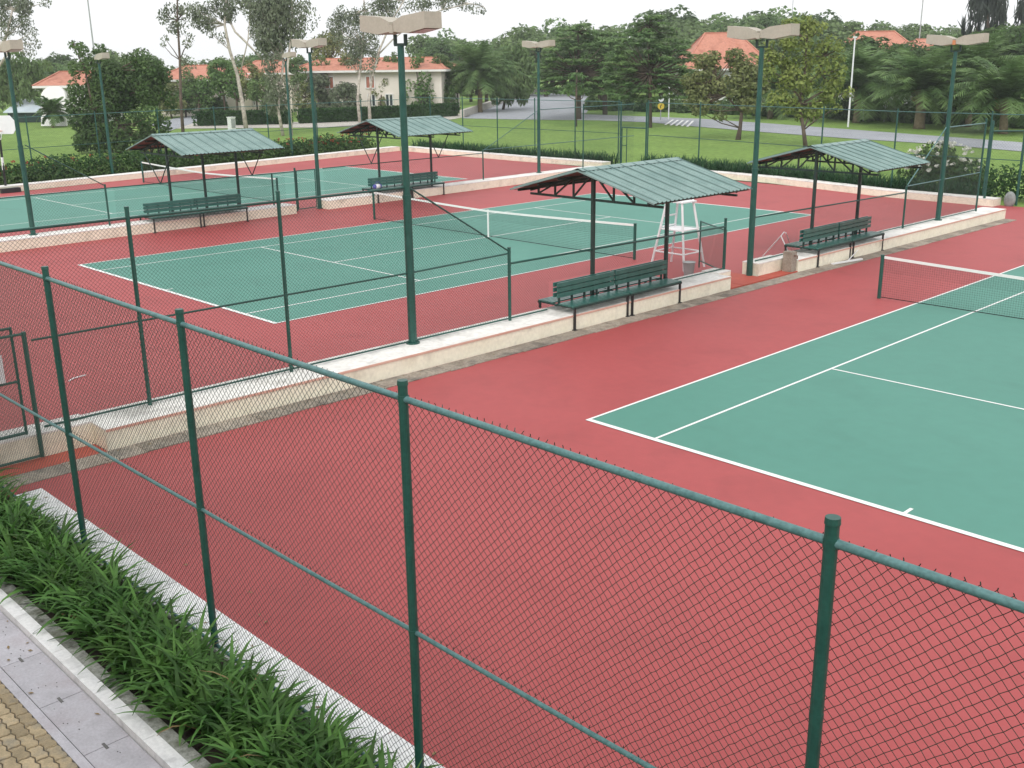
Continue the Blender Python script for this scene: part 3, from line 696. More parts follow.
# tap pillar in the wall gap
t = thing('tap_pillar', 'short concrete tap pillar at the left end of the right-hand wall', 'tap', (wx(13.3)-.1, 13.2, 0))
MB().box((wx(13.2)-.30,13.08,.05),(wx(13.2)-.02,13.34,.60)).build('pillar', M['gutter'], t)
MB().tube([(wx(13.2)-.02,13.2,.5),(wx(13.2)+.08,13.2,.5),(wx(13.2)+.08,13.2,.42)], .02, 8).build('tap', M['rust'], t)
# squeegee
t = thing('squeegee', 'white court squeegee with its handle leaning on the right-hand bench', 'squeegee', (wx(16)+.3, 16.2, 0))
q0, q1 = G(832,264,.03), G(862,259,.03)
MB().beam(q0, q1, .07, .05).build('blade', M['white'], t); qm = (q0+q1)/2
MB().tube([qm, onx(871,236,-4.45)], .014, 8).build('handle', M['white'], t)
# boulder
q = G(1009,206,0); t = MB(); t.ball((q[0],q[1],.24), .22,.22,.34,14,8); o = t.build('boulder', M['boulder'], None, True); tag(o, 'rounded grey boulder in the gap at the right end of the wall', 'boulder')
# basketball hoop
q = G(8,192,0); t = thing('basketball_hoop', 'portable basketball hoop at the left edge beside the far court', 'basketball hoop', q)
MB().box((q[0]-.9,q[1]-.45,0),(q[0]+.5,q[1]+.45,.22)).build('base', M['black'], t)
pt = onx(1.5,138,q[0]); MB().tube([(q[0]-.2,q[1],.2),(q[0],q[1],3.0)], .055, 10).build('pole', M['black'], t)
MB().tube([(q[0]-.15,q[1],1.05),(q[0]-.10,q[1],1.65)], .062, 10).build('padding', M['white'], t)
bb = MB()
c_, s_ = math.cos(R(40)), math.sin(R(40))
def bbp(a, z, d): return (q[0]+.25+a*c_*-1*0+d*.7+a*.7, q[1]+a*.7-d*.7, z)
o_ = [(-.6,2.75),(.6,2.75),(.75,2.95),(.75,3.35),(.55,3.6),(-.55,3.6),(-.75,3.35),(-.75,2.95)]
V = [bbp(a,z,0) for a,z in o_]+[bbp(a,z,.05) for a,z in o_]; n=len(o_); bb.add(V,[tuple(range(n)),tuple(range(2*n-1,n-1,-1))]+[(i,n+i,n+(i+1)%n,(i+1)%n) for i in range(n)]); bb.build('backboard', M['white'], t)
cc = bbp(0,2.85,.35); MB().tube([(cc[0]+.23*math.cos(a),cc[1]+.23*math.sin(a),2.9) for a in np.linspace(0,2*math.pi,17)], .012, 6).build('rim', M['orange'], t)
nb = MB()
for a in np.linspace(0,2*math.pi,13)[:-1]: nb.tube([(cc[0]+.23*math.cos(a),cc[1]+.23*math.sin(a),2.9),(cc[0]+.12*math.cos(a+.4),cc[1]+.12*math.sin(a+.4),2.5)], .008, 4)
nb.build('hoop_net', M['white'], t)
# bag on the far bench
xb = bx(15.7)+.40; t = thing('bag', 'small blue and white bag on the bench behind the middle floodlight pole', 'bag', (xb, 15.25, .56))
b_ = MB(); b_.tube([(xb,15.05,.66),(xb,15.08,.68),(xb,15.42,.68),(xb,15.45,.66)], [.05,.095,.095,.05], 10); b_.build('body', M['bagblue'], t, True)
b_ = MB(); b_.tube([(xb,15.15,.682),(xb,15.35,.682)], .105, 10); b_.build('panel', M['white'], t, True)
MB().tube([(xb+.05,15.13,.76),(xb+.03,15.17,.87),(xb+.03,15.33,.87),(xb+.05,15.37,.76)], .012, 6).build('handle', M['bagblue'], t)
# white rope on the middle court
pts = [G(px,py,.015) for px,py in ((69,381),(73,378.5),(78,377),(82,376),(86,375))]
tag(MB().tube(pts, .014, 6).build('rope', M['white']), 'short curved white rope lying on the red surface at left', 'rope')
Q = []; rl_ = np.random.default_rng(5)
for k in range(150):
    if k < 95: y_ = rl_.uniform(-7,27); p_ = np.array([wx(y_)+rl_.uniform(.03,.6), y_, .022])
    elif k < 125: p_ = np.array([rl_.uniform(-3.4,9), rl_.uniform(-7.95,-7.1), .018])
    else: p_ = np.array([rl_.uniform(-3,9), rl_.uniform(-9.62,-9.26), .014])
    a_ = rl_.uniform(0,6.28); u_ = np.array([math.cos(a_),math.sin(a_),rl_.uniform(-.1,.2)])*rl_.uniform(.02,.045); v_ = np.array([-math.sin(a_),math.cos(a_),rl_.uniform(0,.25)])*rl_.uniform(.010,.02)
    Q.append([p_-u_, p_+v_, p_+u_, p_-v_+[0,0,.004]])
mb_ = MB(); mb_.quads(np.array(Q)); stuff(mb_.build('fallen_leaves', M['stub']), 'dry fallen leaves along the wall gutter and the kerbs', 'leaves')
#TREES
# ------------------------------------------------------------------ foreground bed, kerb, slabs, paving
b = MB(); b.poly([(-6,-8.96),(14,-8.96),(14,-7.99),(-6,-7.99)], -.05, -.02); structure(b.build('planting_bed', M['soil']))
# white inner kerb strip along the court
k = MB(); rr = random.Random(5); x = -3.64
while x < 14:
    x1 = min(x+1.99, 14); k.box((x,-7.985,-.04),(x1-.008,-7.565+rr.uniform(-.004,.004),.012)); x += 2
structure(k.build('kerb', M['kerbwhite']))
k = MB(); mo = MB(); x = -6.0
while x < 14:
    x1 = x+1.0
    k.box((x,-9.235,-.05),(x1-.007,-9.10,.085)); mo.box((x,-9.098,-.05),(x1-.007,-8.965+rr.uniform(-.012,.012),.075)); x = x1
structure(k.build('kerb', M['kerbwhite'])); structure(mo.build('mossy_kerb', M['moss']))
sb = MB(); ho = MB(); x = -6.1
while x < 14:
    x1 = x+.98; z_ = .0+rr.uniform(0,.006)
    sb.box((x+.004,-9.645,-.05),(x1-.004,-9.243,z_))
    ho.box((x1-.05,-9.47,z_-.01),(x1+.05,-9.445,z_+.0045)) 
    for c in range(7):
        hx, hy = rr.uniform(x+.05,x1-.05), rr.uniform(-9.6,-9.28); s_ = rr.uniform(.004,.010); ho.box((hx,hy,z_-.01),(hx+s_*1.8,hy+s_,z_+.0032))
    x = x1
def island(m, v):
    t = m.node_tree; b = t.nodes['Principled BSDF']; src = b.inputs['Base Color'].links[0].from_socket
    g = t.nodes.new('ShaderNodeNewGeometry'); mr = t.nodes.new('ShaderNodeMapRange'); mr.inputs['To Min'].default_value = 1-v; mr.inputs['To Max'].default_value = 1+v
    t.links.new(g.outputs['Random Per Island'], mr.inputs['Value']); mx = t.nodes.new('ShaderNodeVectorMath'); mx.operation = 'SCALE'
    t.links.new(src, mx.inputs[0]); t.links.new(mr.outputs[0], mx.inputs['Scale']); t.links.new(mx.outputs[0], b.inputs['Base Color'])
island(M['slab'], .10); island(M['paver'], .25); island(M['gutter'], .2); island(M['kerbwhite'], .06)
structure(sb.build('drain_slabs', M['slab'])); structure(ho.build('slab_slots', M['slabhole']))
gt = MB(); gt.box((-6,-15.4,-.06),(14,-9.65,-.012)); structure(gt.build('paving_joints', M['grout']))
ed = MB(); ed.box((-6,-9.735,-.03),(14,-9.652,.0)); structure(ed.build('paving_edge', M['slab']))
# interlocking pavers (zig-zag sided blocks)
pv = MB(); lw_, lh = .115, .225
def paver(cx, cy, z):
    a, h, n_ = lw_/2-.005, lh/2-.005, .016
    P_ = [(-a,-h),(-a*.3,-h-n_*.5),(a*.4,-h+n_*.4),(a,-h),(a+n_,-h*.5),(a-n_*.3,0),(a+n_,h*.5),(a,h),(a*.3,h+n_*.5-.004),(-a*.4,h-n_*.4),(-a,h),(-a+n_,h*.5),(-a-n_*.3,0),(-a+n_,-h*.5)]
    pts = [(cx+p[1], cy+p[0]) for p in P_]; 
    pv.poly(pts, -.05, z-.004); 
    pv.poly([(cx+(p[0]-cx)*.93, cy+(p[1]-cy)*.93) for p in pts], z-.004, z)
for i in range(20):
    y_ = -9.80-i*lw_
    for j in range(40):
        paver(-2+j*lh+(lh/2 if i % 2 else 0), y_, rr.uniform(-.002,.003))
structure(pv.build('brick_paving', M['paver']))

# unseen building at the viewpoint, added behind the camera to shade the near end
t = thing('shade_building', 'unseen pale building added behind the brick paving to shade the near end of the courts', 'building', (4, -15.4, 0))
b_ = MB(); b_.box((-16,-24,-.05),(40,-15.4,7.2)); b_.build('wall', M['housewall'], t)
b_ = MB(); b_.box((-16.6,-24.6,7.2),(40.6,-14.8,7.5)); b_.build('roof', M['tile'], t)
for k in range(12):
    for z in (.9, 4.4):
        x_ = -13+k*4.4; f_ = MB(); 
        for (q0, q1) in (((x_,z),(x_+1.8,z)),((x_,z+2),(x_+1.8,z+2)),((x_,z),(x_,z+2)),((x_+1.8,z),(x_+1.8,z+2))): f_.beam((q0[0],-15.37,q0[1]),(q1[0],-15.37,q1[1]),.1,.1,up=(0,1,0))
        fo = f_.build('window', M['trim'], t); p_ = MB(); p_.sheet([(x_,-15.39,z),(x_+1.8,-15.39,z),(x_+1.8,-15.39,z+2),(x_,-15.39,z+2)]); po = p_.build('pane', M['glass'], t); po.parent = fo

# strap-leaved plants of the bed
def strap_leaves(centres, nleaf, length, width, spread, rg, z0=0.0, seg=5, upright=.75, lean=(0,0)):
    Q = []
    for (cx, cy) in centres:
        for k in range(nleaf):
            az = rg.uniform(0, 2*math.pi); Ln = length*rg.uniform(.6,1.2); el = rg.normal(upright, .22)*math.pi/2; el = min(max(el,.35),1.5)
            dx, dy = math.cos(az), math.sin(az); w = width*rg.uniform(.7,1.25); bend = rg.uniform(.9,2.1)*spread
            p = np.array([cx+dx*.03, cy+dy*.03, z0]); e = el; pts = [p.copy()]
            side = np.array([-dy, dx, 0])
            for s in range(seg):
                st = Ln/seg; p = p+np.array([dx*math.cos(e)+lean[0]*.15, dy*math.cos(e)+lean[1]*.15, math.sin(e)])*st; p[2] = max(p[2], z0+.015); pts.append(p.copy()); e -= bend/seg
            ws = [w*.7, w, w*1.0, w*.85, w*.6, w*.08]
            ws = np.interp(np.linspace(0,1,seg+1), np.linspace(0,1,6), ws)
            tw = rg.normal(0,.25)
            for s in range(seg):
                a, c = pts[s], pts[s+1]; sd = side*math.cos(tw)+np.array([0,0,1])*math.sin(tw)
                Q.append([a-sd*ws[s]/2, a+sd*ws[s]/2, c+sd*ws[s+1]/2, c-sd*ws[s+1]/2])
    return np.array(Q)
def build_strips(name, Q, seg, mt):
    # weld the strips so every leaf is one island
    N = len(Q)//seg; Q = Q.reshape(N, seg, 4, 3); mb = MB(); V = np.zeros((N, seg+1, 2, 3))
    V[:, :seg, 0] = Q[:, :, 0]; V[:, :seg, 1] = Q[:, :, 1]; V[:, seg, 0] = Q[:, -1, 3]; V[:, seg, 1] = Q[:, -1, 2]
    F = []
    for i in range(N):
        b0 = i*(seg+1)*2
        for s in range(seg): F.append((b0+2*s, b0+2*s+1, b0+2*s+3, b0+2*s+2))
    mb.add(V.reshape(-1,3), F); return mb.build(name, mt)
rg = np.random.default_rng(11)
cs = [(x+rg.uniform(-.08,.08), y+rg.uniform(-.07,.07)) for x in np.arange(-5.2, 9.0, .21) for y in (-8.76,-8.63,-8.51,-8.39,-8.28)]
Q = strap_leaves(cs, 19, .58, .044, .95, rg, z0=-.02, seg=6, upright=.78)
stuff(build_strips('strap_leaf_plants', Q, 6, M['leaf_lily']), 'bright green strap-leaved plants filling the bed in the bottom left corner', 'plants')
# dry and pale leaves in the same bed
Q = strap_leaves([c for c in cs if rg.random() < .3], 1, .55, .018, 1.5, rg, z0=-.02, seg=5, upright=.5)
stuff(build_strips('dry_leaves', Q, 5, M['stub']), 'few dry brown leaves among the strap-leaved plants', 'dry leaves')

# ------------------------------------------------------------------ plants behind the walls
def along(pts, step):
    P_ = [np.array(p, float) for p in pts]; out = []
    for a, b in zip(P_[:-1], P_[1:]):
        Ln = np.linalg.norm(b-a); u = (b-a)/Ln; n = np.array([-u[1], u[0]])
        for s in np.arange(0, Ln, step): out.append((a+u*s, n))
    return out
def strap_row(label, pts, offs, step, nleaf, length, rg):
    c = []
    for p, n in along(pts, step):
        for o in offs: q = p+n*(o+rg.uniform(-.12,.12)); c.append((q[0]+rg.uniform(-.12,.12), q[1]))
    Q = strap_leaves(c, nleaf, length, .05, .7, rg, z0=0, seg=3, upright=.85)
    return stuff(build_strips('strap_leaf_plants', Q, 3, M['leaf_strap2']), label, 'plants')
strap_row('dark strap-leaved plants along the back wall, left of the back gate', [(-47.0,33.7),(-35.4,33.1),(-28.9,33.3)], (.9,1.2,1.5), .22, 14, .8, rg)
strap_row('dark strap-leaved plants along the back wall, right of the back gate', [(-26.4,33.0),(-17.0,32.2),(-10.4,30.7),(-6.8,30.6)], (.85,1.2,1.55,1.9), .22, 14, .85, rg)
def shell_leaves(c, r, n, size, rg, up=.3, fill=.55, elong=1.0, droop=0.0):
    """n leaf quads through an ellipsoid, denser near the surface"""
    d = rg.normal(size=(n,3)); d /= np.linalg.norm(d, axis=1)[:,None]
    rad = rg.random(n)**(1/3)*(1-fill)+fill*rg.random(n)**.15; rad = np.minimum(rad, 1.05)
    P_ = np.array(c)+d*np.array(r)*rad[:,None]
    nr = d+np.array([0,0,up])+rg.normal(size=(n,3))*.55; nr /= np.linalg.norm(nr, axis=1)[:,None]
    a = np.cross(nr, rg.normal(size=(n,3))); a[:,2] -= droop*2; a /= np.linalg.norm(a, axis=1)[:,None]+1e-9
    b = np.cross(nr, a); b /= np.linalg.norm(b, axis=1)[:,None]+1e-9
    s = (size*rg.uniform(.55,1.35,n))[:,None]
    ax, bx_ = a*s*elong, b*s*.55
    return np.stack([P_-ax, P_+bx_-ax*.1, P_+ax, P_-bx_-ax*.1], 1)
def shrub_row(label, pts, off, w, h, step, rg, leaf, n=170, size=.085, name='shrubs'):
    Q = []
    for p, nn in along(pts, step):
        hh = h*rg.uniform(.75,1.15); q = p+nn*(off+rg.uniform(-.15,.15))
        Q.append(shell_leaves((q[0],q[1],hh*.5), (w*.6,w*.6,hh*.55), n, size, rg))
    mb = MB(); mb.quads(np.concatenate(Q)); return stuff(mb.build(name, M[leaf]), label, 'shrubs')
side = [(-43.9,-3),(-45.6,5.6),(-47.0,15),(-48.0,21.0),(-49.0,32)]
shrub_row('row of green flowering shrubs along the far left wall', side, 0.0, 1.5, 1.25, .42, rg, 'leaf_hedge', n=300, name='flowering_shrubs')
shrub_row('dark low shrubs behind the leftmost part of the far wall', [(x+.9,y) for x,y in side], 0.25, .7, .75, .4, rg, 'leaf_dense', n=120)
Q = []
for p, nn in along(side, .25):
    dens = .5 if (p[1] < 9.5 or p[1] > 21) else .08
    for _ in range(3):
        if rg.random() < dens: Q.append(shell_leaves((p[0]+rg.uniform(-.3,.8),p[1]+rg.uniform(-.3,.3),rg.uniform(.65,1.3)), (.14,.14,.09), 9, .055, rg))
mb = MB(); mb.quads(np.concatenate(Q)); stuff(mb.build('red_flowers', M['flower_red']), 'red flowers on the shrubs along the far left wall', 'flowers')
# shrubs outside the right end
shrub_row('dark green shrubs behind the right end of the back wall', [(-9.5,33.2),(-2,33.4)], .0, 1.3, 1.3, .4, rg, 'leaf_hedge', n=220)
# white flowered bush
q = G(716*0+945, 184, 0); c = (q[0]-.4, q[1]+1.2, 0); c = (-9.6, 33.6, 0)
t = thing('flowering_bush', 'rounded bush with white blossoms beside the right-hand light pole', 'bush', c)
mb = MB(); mb.quads(np.concatenate([shell_leaves((c[0]+dx,c[1]+dy,z), (.95,.8,.7), 420, .11, rg) for dx,dy,z in ((-.8,0,.9),(.5,.1,1.0),(1.3,.3,.9),(0,0,1.5),(-.3,.2,1.1))])); mb.build('foliage', M['leaf_dense'], t)
Q = []
for k in range(85):
    d = rg.normal(size=3); d /= np.linalg.norm(d); d[2] = abs(d[2]); p = np.array([c[0]+.2,c[1],1.05])+d*np.array([1.75,1.1,1.15])
    Q.append(shell_leaves(p, (.09,.09,.07), 8, .075, rg))
mb = MB(); mb.quads(np.concatenate(Q)); mb.build('blossoms', M['flower_white'], t)

# ------------------------------------------------------------------ lawn, roads, paths
def ground_poly(name, pts, z, m): 
    b = MB(); b.sheet([(p[0],p[1],z) for p in pts]); return structure(b.build(name, m))
rn = [G(x,y) for x,y in ((1120,158),(1024,151),(930,143),(850,138),(768,132),(700,126.5),(650,122),(600,120),(512,119),(462,118))]
rf = [G(x,y) for x,y in ((470,113.5),(500,112.5),(560,113),(640,116),(700,118.3),(768,123),(850,129),(930,135),(1024,142),(1120,150))]
ground_poly('road', rn+rf, -.03, M['asphalt'])
ground_poly('side_road', [G(x,y) for x,y in ((466,116.5),(500,101),(528,94),(545,90),(579,90),(590,97),(592,104),(586,113))][::-1], -.034, M['asphalt'])
ground_poly('pale_path', [G(x,y) for x,y in ((150,128.5),(330,127),(400,123.5),(452,119),(470,116),(466,113),(430,115),(380,118.5),(300,121.5),(190,123))], -.03, M['path'])
ground_poly('left_road', [G(x,y) for x,y in ((168,131),(196,122),(214,113),(200,113),(180,117),(150,124))], -.025, M['asphalt'])
# kerb wall climbing beside the side road
cr_ = [G(x,y) for x,y in ((462,117),(482,110),(505,101.5),(528,95),(545,91))]
w_ = thing('garden_wall', 'pale low retaining wall rising beside the side road', 'wall', cr_[0])
m_ = MB()
for a, b in zip(cr_[:-1], cr_[1:]): m_.beam((a[0],a[1],.35), (b[0],b[1],.35), .5, .8)
m_.build('wall_face', M['path'], w_)
# zebra marks and little kerb pieces
m_ = MB()
for i in range(5):
    a, b = G(672+i*5, 119.4+i*.3), G(664+i*5.5, 124.6+i*.45)
    m_.sheet([(a[0],a[1],-.02),(a[0]+.2,a[1]+.1,-.02),(b[0]+.2,b[1]+.1,-.02),(b[0],b[1],-.02)])
structure(m_.build('road_stripes', M['line']))

# ------------------------------------------------------------------ trees
def tree(name, label, cat, base, trunks, blobs, leaf, bark, size=.16, dens=1.0, up=.3, fill=.55, elong=1.0, droop=0.0, thick=.8, group=None, dep=None, limbs=True, seed=None):
    """base: survey pixel of the foot; trunks: lists of (px,py,half width px); blobs: (px,py,rx,ry) in survey pixels"""
    rg = np.random.default_rng(seed if seed is not None else int(abs(base[0])*7+abs(base[1])))
    B = G(*base) if dep is None else at(base[0], base[1], dep)
    D = depth(B) if dep is None else dep; s = D/FPX
    if dep is not None: B = np.array([B[0], B[1], 0.0])
    t = thing(name, label, cat, (B[0],B[1],0), group)
    fwd = np.array([CF[0],CF[1],0]); fwd /= np.linalg.norm(fwd)
    tb = MB(); ends = []
    for tr in trunks:
        P_ = []; rs = []
        for i, (x, y, w) in enumerate(tr):
            p = at(x, y, D)
            if i: p = p+fwd*rg.normal(0, .25)
            P_.append(p); rs.append(max(w*s, .02))
        P_[0][2] = min(P_[0][2], -.1) if tr is trunks[0] or abs(tr[0][1]-base[1]) < 6 else P_[0][2]
        tb.tube(P_, rs, 8); ends.append(P_)
    cr = MB(); Qs = []
    allp = [p for P_ in ends for p in P_[1:]]
    for (x, y, rx, ry) in blobs:
        if leaf == 'leaf_euc': rx, ry = rx*1.4, ry*1.3
        c = at(x, y, D)+fwd*rg.uniform(-1,1)*rx*s*thick
        r = np.array([rx*s, rx*s*.9, ry*s])
        n = int(dens*2.6*(r[0]*r[2]*math.pi)/(size*size))
        Qs.append(shell_leaves(c, r, max(n, 20), size, rg, up, fill, elong, droop))
        if limbs and allp:
            k = min(allp, key=lambda p: np.linalg.norm(p-c)+max(0,p[2]-c[2])*1.5)
            tb.tube([k, (k+c)/2+np.array([0,0,-.04*np.linalg.norm(c-k)])+rg.normal(size=3)*.1, c], [max(.35*s,.05), max(.25*s,.04), .02], 5)
    if tb.v: tb.build('trunk', M[bark], t, True)
    if Qs: cr.quads(np.concatenate(Qs)); cr.build('crown', M[leaf], t)
    return t
def blobs_in(cx, cy, rx, ry, n, r0, r1, rg, squash=.8, edge=.5):
    out = []
    for _ in range(n):
        a = rg.uniform(0, 2*math.pi); q = rg.random()**edge
        r = rg.uniform(r0, r1); out.append((cx+rx*q*math.cos(a), cy+ry*q*math.sin(a), r, r*squash))
    return out
rg = np.random.default_rng(21)
# big dark bushy tree, left
tree('dense_tree', 'big dense dark green tree on the left, wider than tall, behind the slim light pole', 'tree', (118,152), [[(118,152,3.2),(116,125,2.6),(120,95,1.8),(118,70,1)],[(112,150,1.8),(95,110,1.4),(88,70,.8),(74,44,.4)]],
     blobs_in(122,98,46,44,46,10,17,rg,.85)+[(74,45,9,5),(84,50,9,7),(88,62,12,9),(100,50,9,7),(80,95,12,12),(76,120,10,12),(170,100,9,10),(165,75,9,8),(140,58,10,7),(80,140,8,8),(165,125,10,9),(74,70,8,10),(72,88,8,10),(74,105,8,10)]+blobs_in(122,138,46,13,22,8,12,rg,.8), 'leaf_dense', 'bark', size=.13, dens=.8, fill=.5)
# eucalypts
tree('eucalyptus_tree', 'slender dark-stemmed eucalyptus with a thin sparse crown right of the dense dark tree', 'tree', (183,133), [[(183,133,1.7),(180,100,1.5),(179,60,1.2),(178,20,.9),(178,-20,.6)]],
     blobs_in(178,18,17,14,11,4,7,rg,.8)+[(166,39,4,3),(187,44,5,4),(184,60,4,5),(190,38,4,4),(172,8,8,5),(165,12,6,4),(178,-12,16,10),(192,66,3,3),(163,45,3,2)], 'leaf_euc', 'bark', size=.11, dens=0.24, elong=1.3, droop=.4, fill=.3)
tree('eucalyptus_tree', 'leaning pale-stemmed eucalyptus with forked limbs, second of the eucalypts from the left', 'tree', (246,128), [[(246,128,2.3),(243,105,2.0),(236,75,1.7),(230,50,1.5),(226,25,1.2),(226,-10,.9)],[(263,60,.9),(247,43,1.1),(236,32,1.1),(229,20,1)],[(241,70,.7),(248,40,.6),(251,10,.5),(253,-10,.4)]],
     blobs_in(214,12,24,16,16,5,9,rg,.8)+blobs_in(238,4,18,14,10,5,9,rg,.8)+[(204,28,6,5),(211,33,5,4),(222,38,5,5),(200,18,7,5),(258,20,8,8)], 'leaf_euc', 'bark_pale', size=.11, dens=0.27, elong=1.3, droop=.4, fill=.3)
tree('eucalyptus_tree', 'white twin-trunk eucalyptus with a full drooping crown, standing left of the leftmost ridge end', 'tree', (288,135), [[(283,135,1.7),(279,110,1.5),(281,85,1.3),(283,60,1.1),(279,25,.8),(272,-5,.5)],[(291,135,2.1),(289,112,1.7),(286,85,1.4),(288,60,1.2),(292,25,.9),(292,-5,.6)]],
     blobs_in(277,16,28,30,52,7,12,rg,1.1)+blobs_in(272,50,12,18,10,5,8,rg,1.3)+blobs_in(279,88,13,20,14,5,8,rg,1.3)+[(262,40,6,9),(300,30,6,9),(303,12,6,8),(268,70,6,10),(294,90,6,11),(270,105,6,8)], 'leaf_euc', 'bark_pale', size=.11, dens=0.18, elong=1.35, droop=.7, fill=.35)
tree('eucalyptus_tree', 'white twin-trunk eucalyptus behind the middle floodlight head, one long limb reaching right', 'tree', (366,122), [[(360,122,1.9),(358,100,1.5),(360,75,1.2),(363,45,1.0),(364,10,.8),(362,-15,.5)],[(370,122,1.8),(369,100,1.4),(372,78,1.2),(380,50,1.0),(392,20,.9),(405,0,.6)],[(395,24,.7),(420,18,.7),(442,10,.6),(470,4,.5),(483,6,.3)],[(378,55,.8),(392,40,.7),(404,30,.5)]],
     blobs_in(355,28,22,26,26,5,9,rg,1.0)+blobs_in(385,10,22,12,12,5,9,rg,.8)+blobs_in(445,3,28,7,12,5,8,rg,.6)+blobs_in(362,62,14,12,9,4,7,rg,1.1)+[(335,35,6,6),(338,16,6,6),(408,6,7,5),(476,9,6,5),(484,11,3,3),(425,6,6,5)], 'leaf_euc', 'bark_pale', size=.11, dens=0.24, elong=1.3, droop=.45, fill=.3)
tree('eucalyptus_tree', 'eucalyptus overhanging the top left corner of the photo', 'tree', (-14,126), [[(-14,126,3),(-10,90,2.5),(-4,55,2),(8,35,1.3),(14,10,.8)],[(-10,80,1.5),(8,52,1.1),(14,42,.7)]],
     blobs_in(8,10,24,16,18,5,9,rg,.8)+[(28,22,7,5),(34,33,6,5),(37,44,4,4),(46,3,6,4),(24,42,5,5),(30,52,6,4),(6,30,10,8),(20,30,6,5)], 'leaf_euc', 'bark_pale', size=.11, dens=0.29, elong=1.3, droop=.4, fill=.3)
tree('weeping_tree', 'soft weeping grey-green tree behind the leftmost floodlight pole', 'tree', (10,118), [[(10,118,1.6),(12,95,1.3),(14,75,.9)]],
     blobs_in(12,80,26,24,26,6,10,rg,1.2)+blobs_in(30,84,12,20,8,5,8,rg,1.3)+[(45,66,8,6),(40,78,6,9),(37,98,4,8)], 'leaf_far', 'bark', size=.2, dens=.6, droop=.8, elong=1.3, dep=120)
tree('brown_trunk_tree', 'dark-trunked olive tree seen under the second light pole from the left front', 'tree', (331,112), [[(331,112,2.3),(330,95,2.2),(331,78,2.6),(330,62,1.2)]],
     blobs_in(330,52,17,16,18,5,8,rg,1.1)+[(316,60,6,10),(345,62,6,9),(318,75,4,6),(345,78,4,7)], 'leaf_olive', 'bark', size=.17, dens=.6, droop=.6, elong=1.2)
tree('leafy_tree', 'bright green bushy tree in front of the left red-roofed house', 'tree', (238,117), [[(238,117,1.2),(237,100,1),(232,85,.6)]],
     blobs_in(232,88,24,17,22,6,9,rg,1.0), 'leaf_bright', 'bark', size=.2, dens=.6)
tree('leafy_tree', 'bright green bushy tree right behind the middle floodlight pole', 'tree', (423,114), [[(423,114,1.3),(421,98,1),(418,85,.7)]],
     blobs_in(420,92,17,18,18,5,8,rg,1.0)+[(404,96,5,7),(415,62,6,9),(420,56,6,8)], 'leaf_bright', 'bark', size=.2, dens=.6)
tree('leafy_tree', 'dark slanting bushy tree left of the middle floodlight pole', 'tree', (398,112), [[(404,112,1.2),(396,98,1),(390,82,.7)]],
     blobs_in(390,84,10,18,14,5,7,rg,1.2), 'leaf_dense', 'bark', size=.2, dens=.55)
tree('weeping_tree', 'drooping grey-green tree left of the side road', 'tree', (503,106), [[(503,106,1.5),(506,95,1.2),(512,75,.8)]],
     blobs_in(514,74,17,24,34,5,9,rg,1.4)+[(505,58,7,8),(530,86,6,8),(500,88,7,10),(496,98,7,7)], 'leaf_far', 'bark', size=.22, dens=.8, droop=.9, elong=1.5, dep=135)
# layered pines
def pine(label, base, top, halfw, seed, trunk=2.4, bare=.28):
    rg = np.random.default_rng(seed); x0, y0 = base; bl = []; H = y0-top
    n = 15
    for i in range(n):
        f = bare+(1-bare)*i/(n-1); y = y0-H*f
        w = halfw*(1-((f-.42)/.66)**2 if f > .42 else .82+.18*(f-bare)/(.42-bare))
        m = max(3, int(w/4.0))
        for k in range(m):
            q = (k+.5)/m*2-1+rg.uniform(-.12,.12)
            bl.append((x0+q*w, y+abs(q)*rg.uniform(-2,2)+rg.uniform(-1.5,1.5), rg.uniform(7,11), rg.uniform(1.3,2.2)))
    return tree('pine_tree', label, 'tree', base, [[(x0,y0,trunk),(x0,y0-H*.5,trunk*.7),(x0-1,top+6,trunk*.25)]], bl, 'leaf_pine', 'bark', size=.17, dens=1.9, up=2.2, fill=.15, thick=2.4, elong=1.4)
pine('spreading layered pine tree overhanging the side road', (579,119), 26, 46, 3)
pine('tallest layered pine tree, standing left of the orange-roofed house', (650,127), 18, 50, 4, 2.2)
pine('slimmer pine tree between the two big spreading pines', (605,114), 34, 34, 6, 2.6)
tree('pine_tree', 'thin-stemmed young pine in front of the side road', 'tree', (576,126), [[(576,126,1.2),(576,100,1),(577,70,.7)]], [(575,86,12,4),(565,92,9,3),(586,90,9,3),(578,76,11,4)], 'leaf_pine', 'bark', size=.17, dens=.9, up=1.2, fill=.3)
# rounded yellow-green trees
tree('round_tree', 'rounded olive-yellow tree in front of the orange-roofed house', 'tree', (738,139), [[(738,139,3.0),(740,128,2.0),(742,110,1.7),(740,88,1.2)],[(741,115,1.2),(752,98,.9),(758,80,.6)],[(741,112,1.1),(725,95,.9),(715,80,.6)]],
     blobs_in(724,84,40,30,62,7,11,rg,.8)+[(700,112,9,5),(720,116,9,5),(756,108,8,6),(686,80,7,7)]+[(690,92,7,6),(686,102,6,4),(765,86,7,8),(735,53,10,5),(715,56,9,5)], 'leaf_olive', 'bark', size=.14, dens=.85, fill=.4)
tree('round_tree', 'tall bright yellow-green tree right of the second floodlight pole', 'tree', (806,148), [[(806,148,2.4),(803,130,1.8),(801,105,1.6),(805,70,1.2),(806,40,.7)],[(802,100,1),(785,80,.8),(780,60,.5)],[(804,90,1),(820,72,.8),(826,55,.5)]],
     blobs_in(803,68,40,48,66,6,11,rg,.85)+[(764,60,8,6),(770,44,7,6),(846,92,8,6),(840,48,7,7),(822,26,8,5),(790,30,8,5),(776,96,9,6),(835,108,7,5)]+[(790,108,10,7),(775,100,9,7),(800,112,7,7),(835,70,8,9),(810,24,9,6),(800,118,6,4),(825,100,6,7)], 'leaf_yel', 'bark', size=.14, dens=.6, fill=.3)
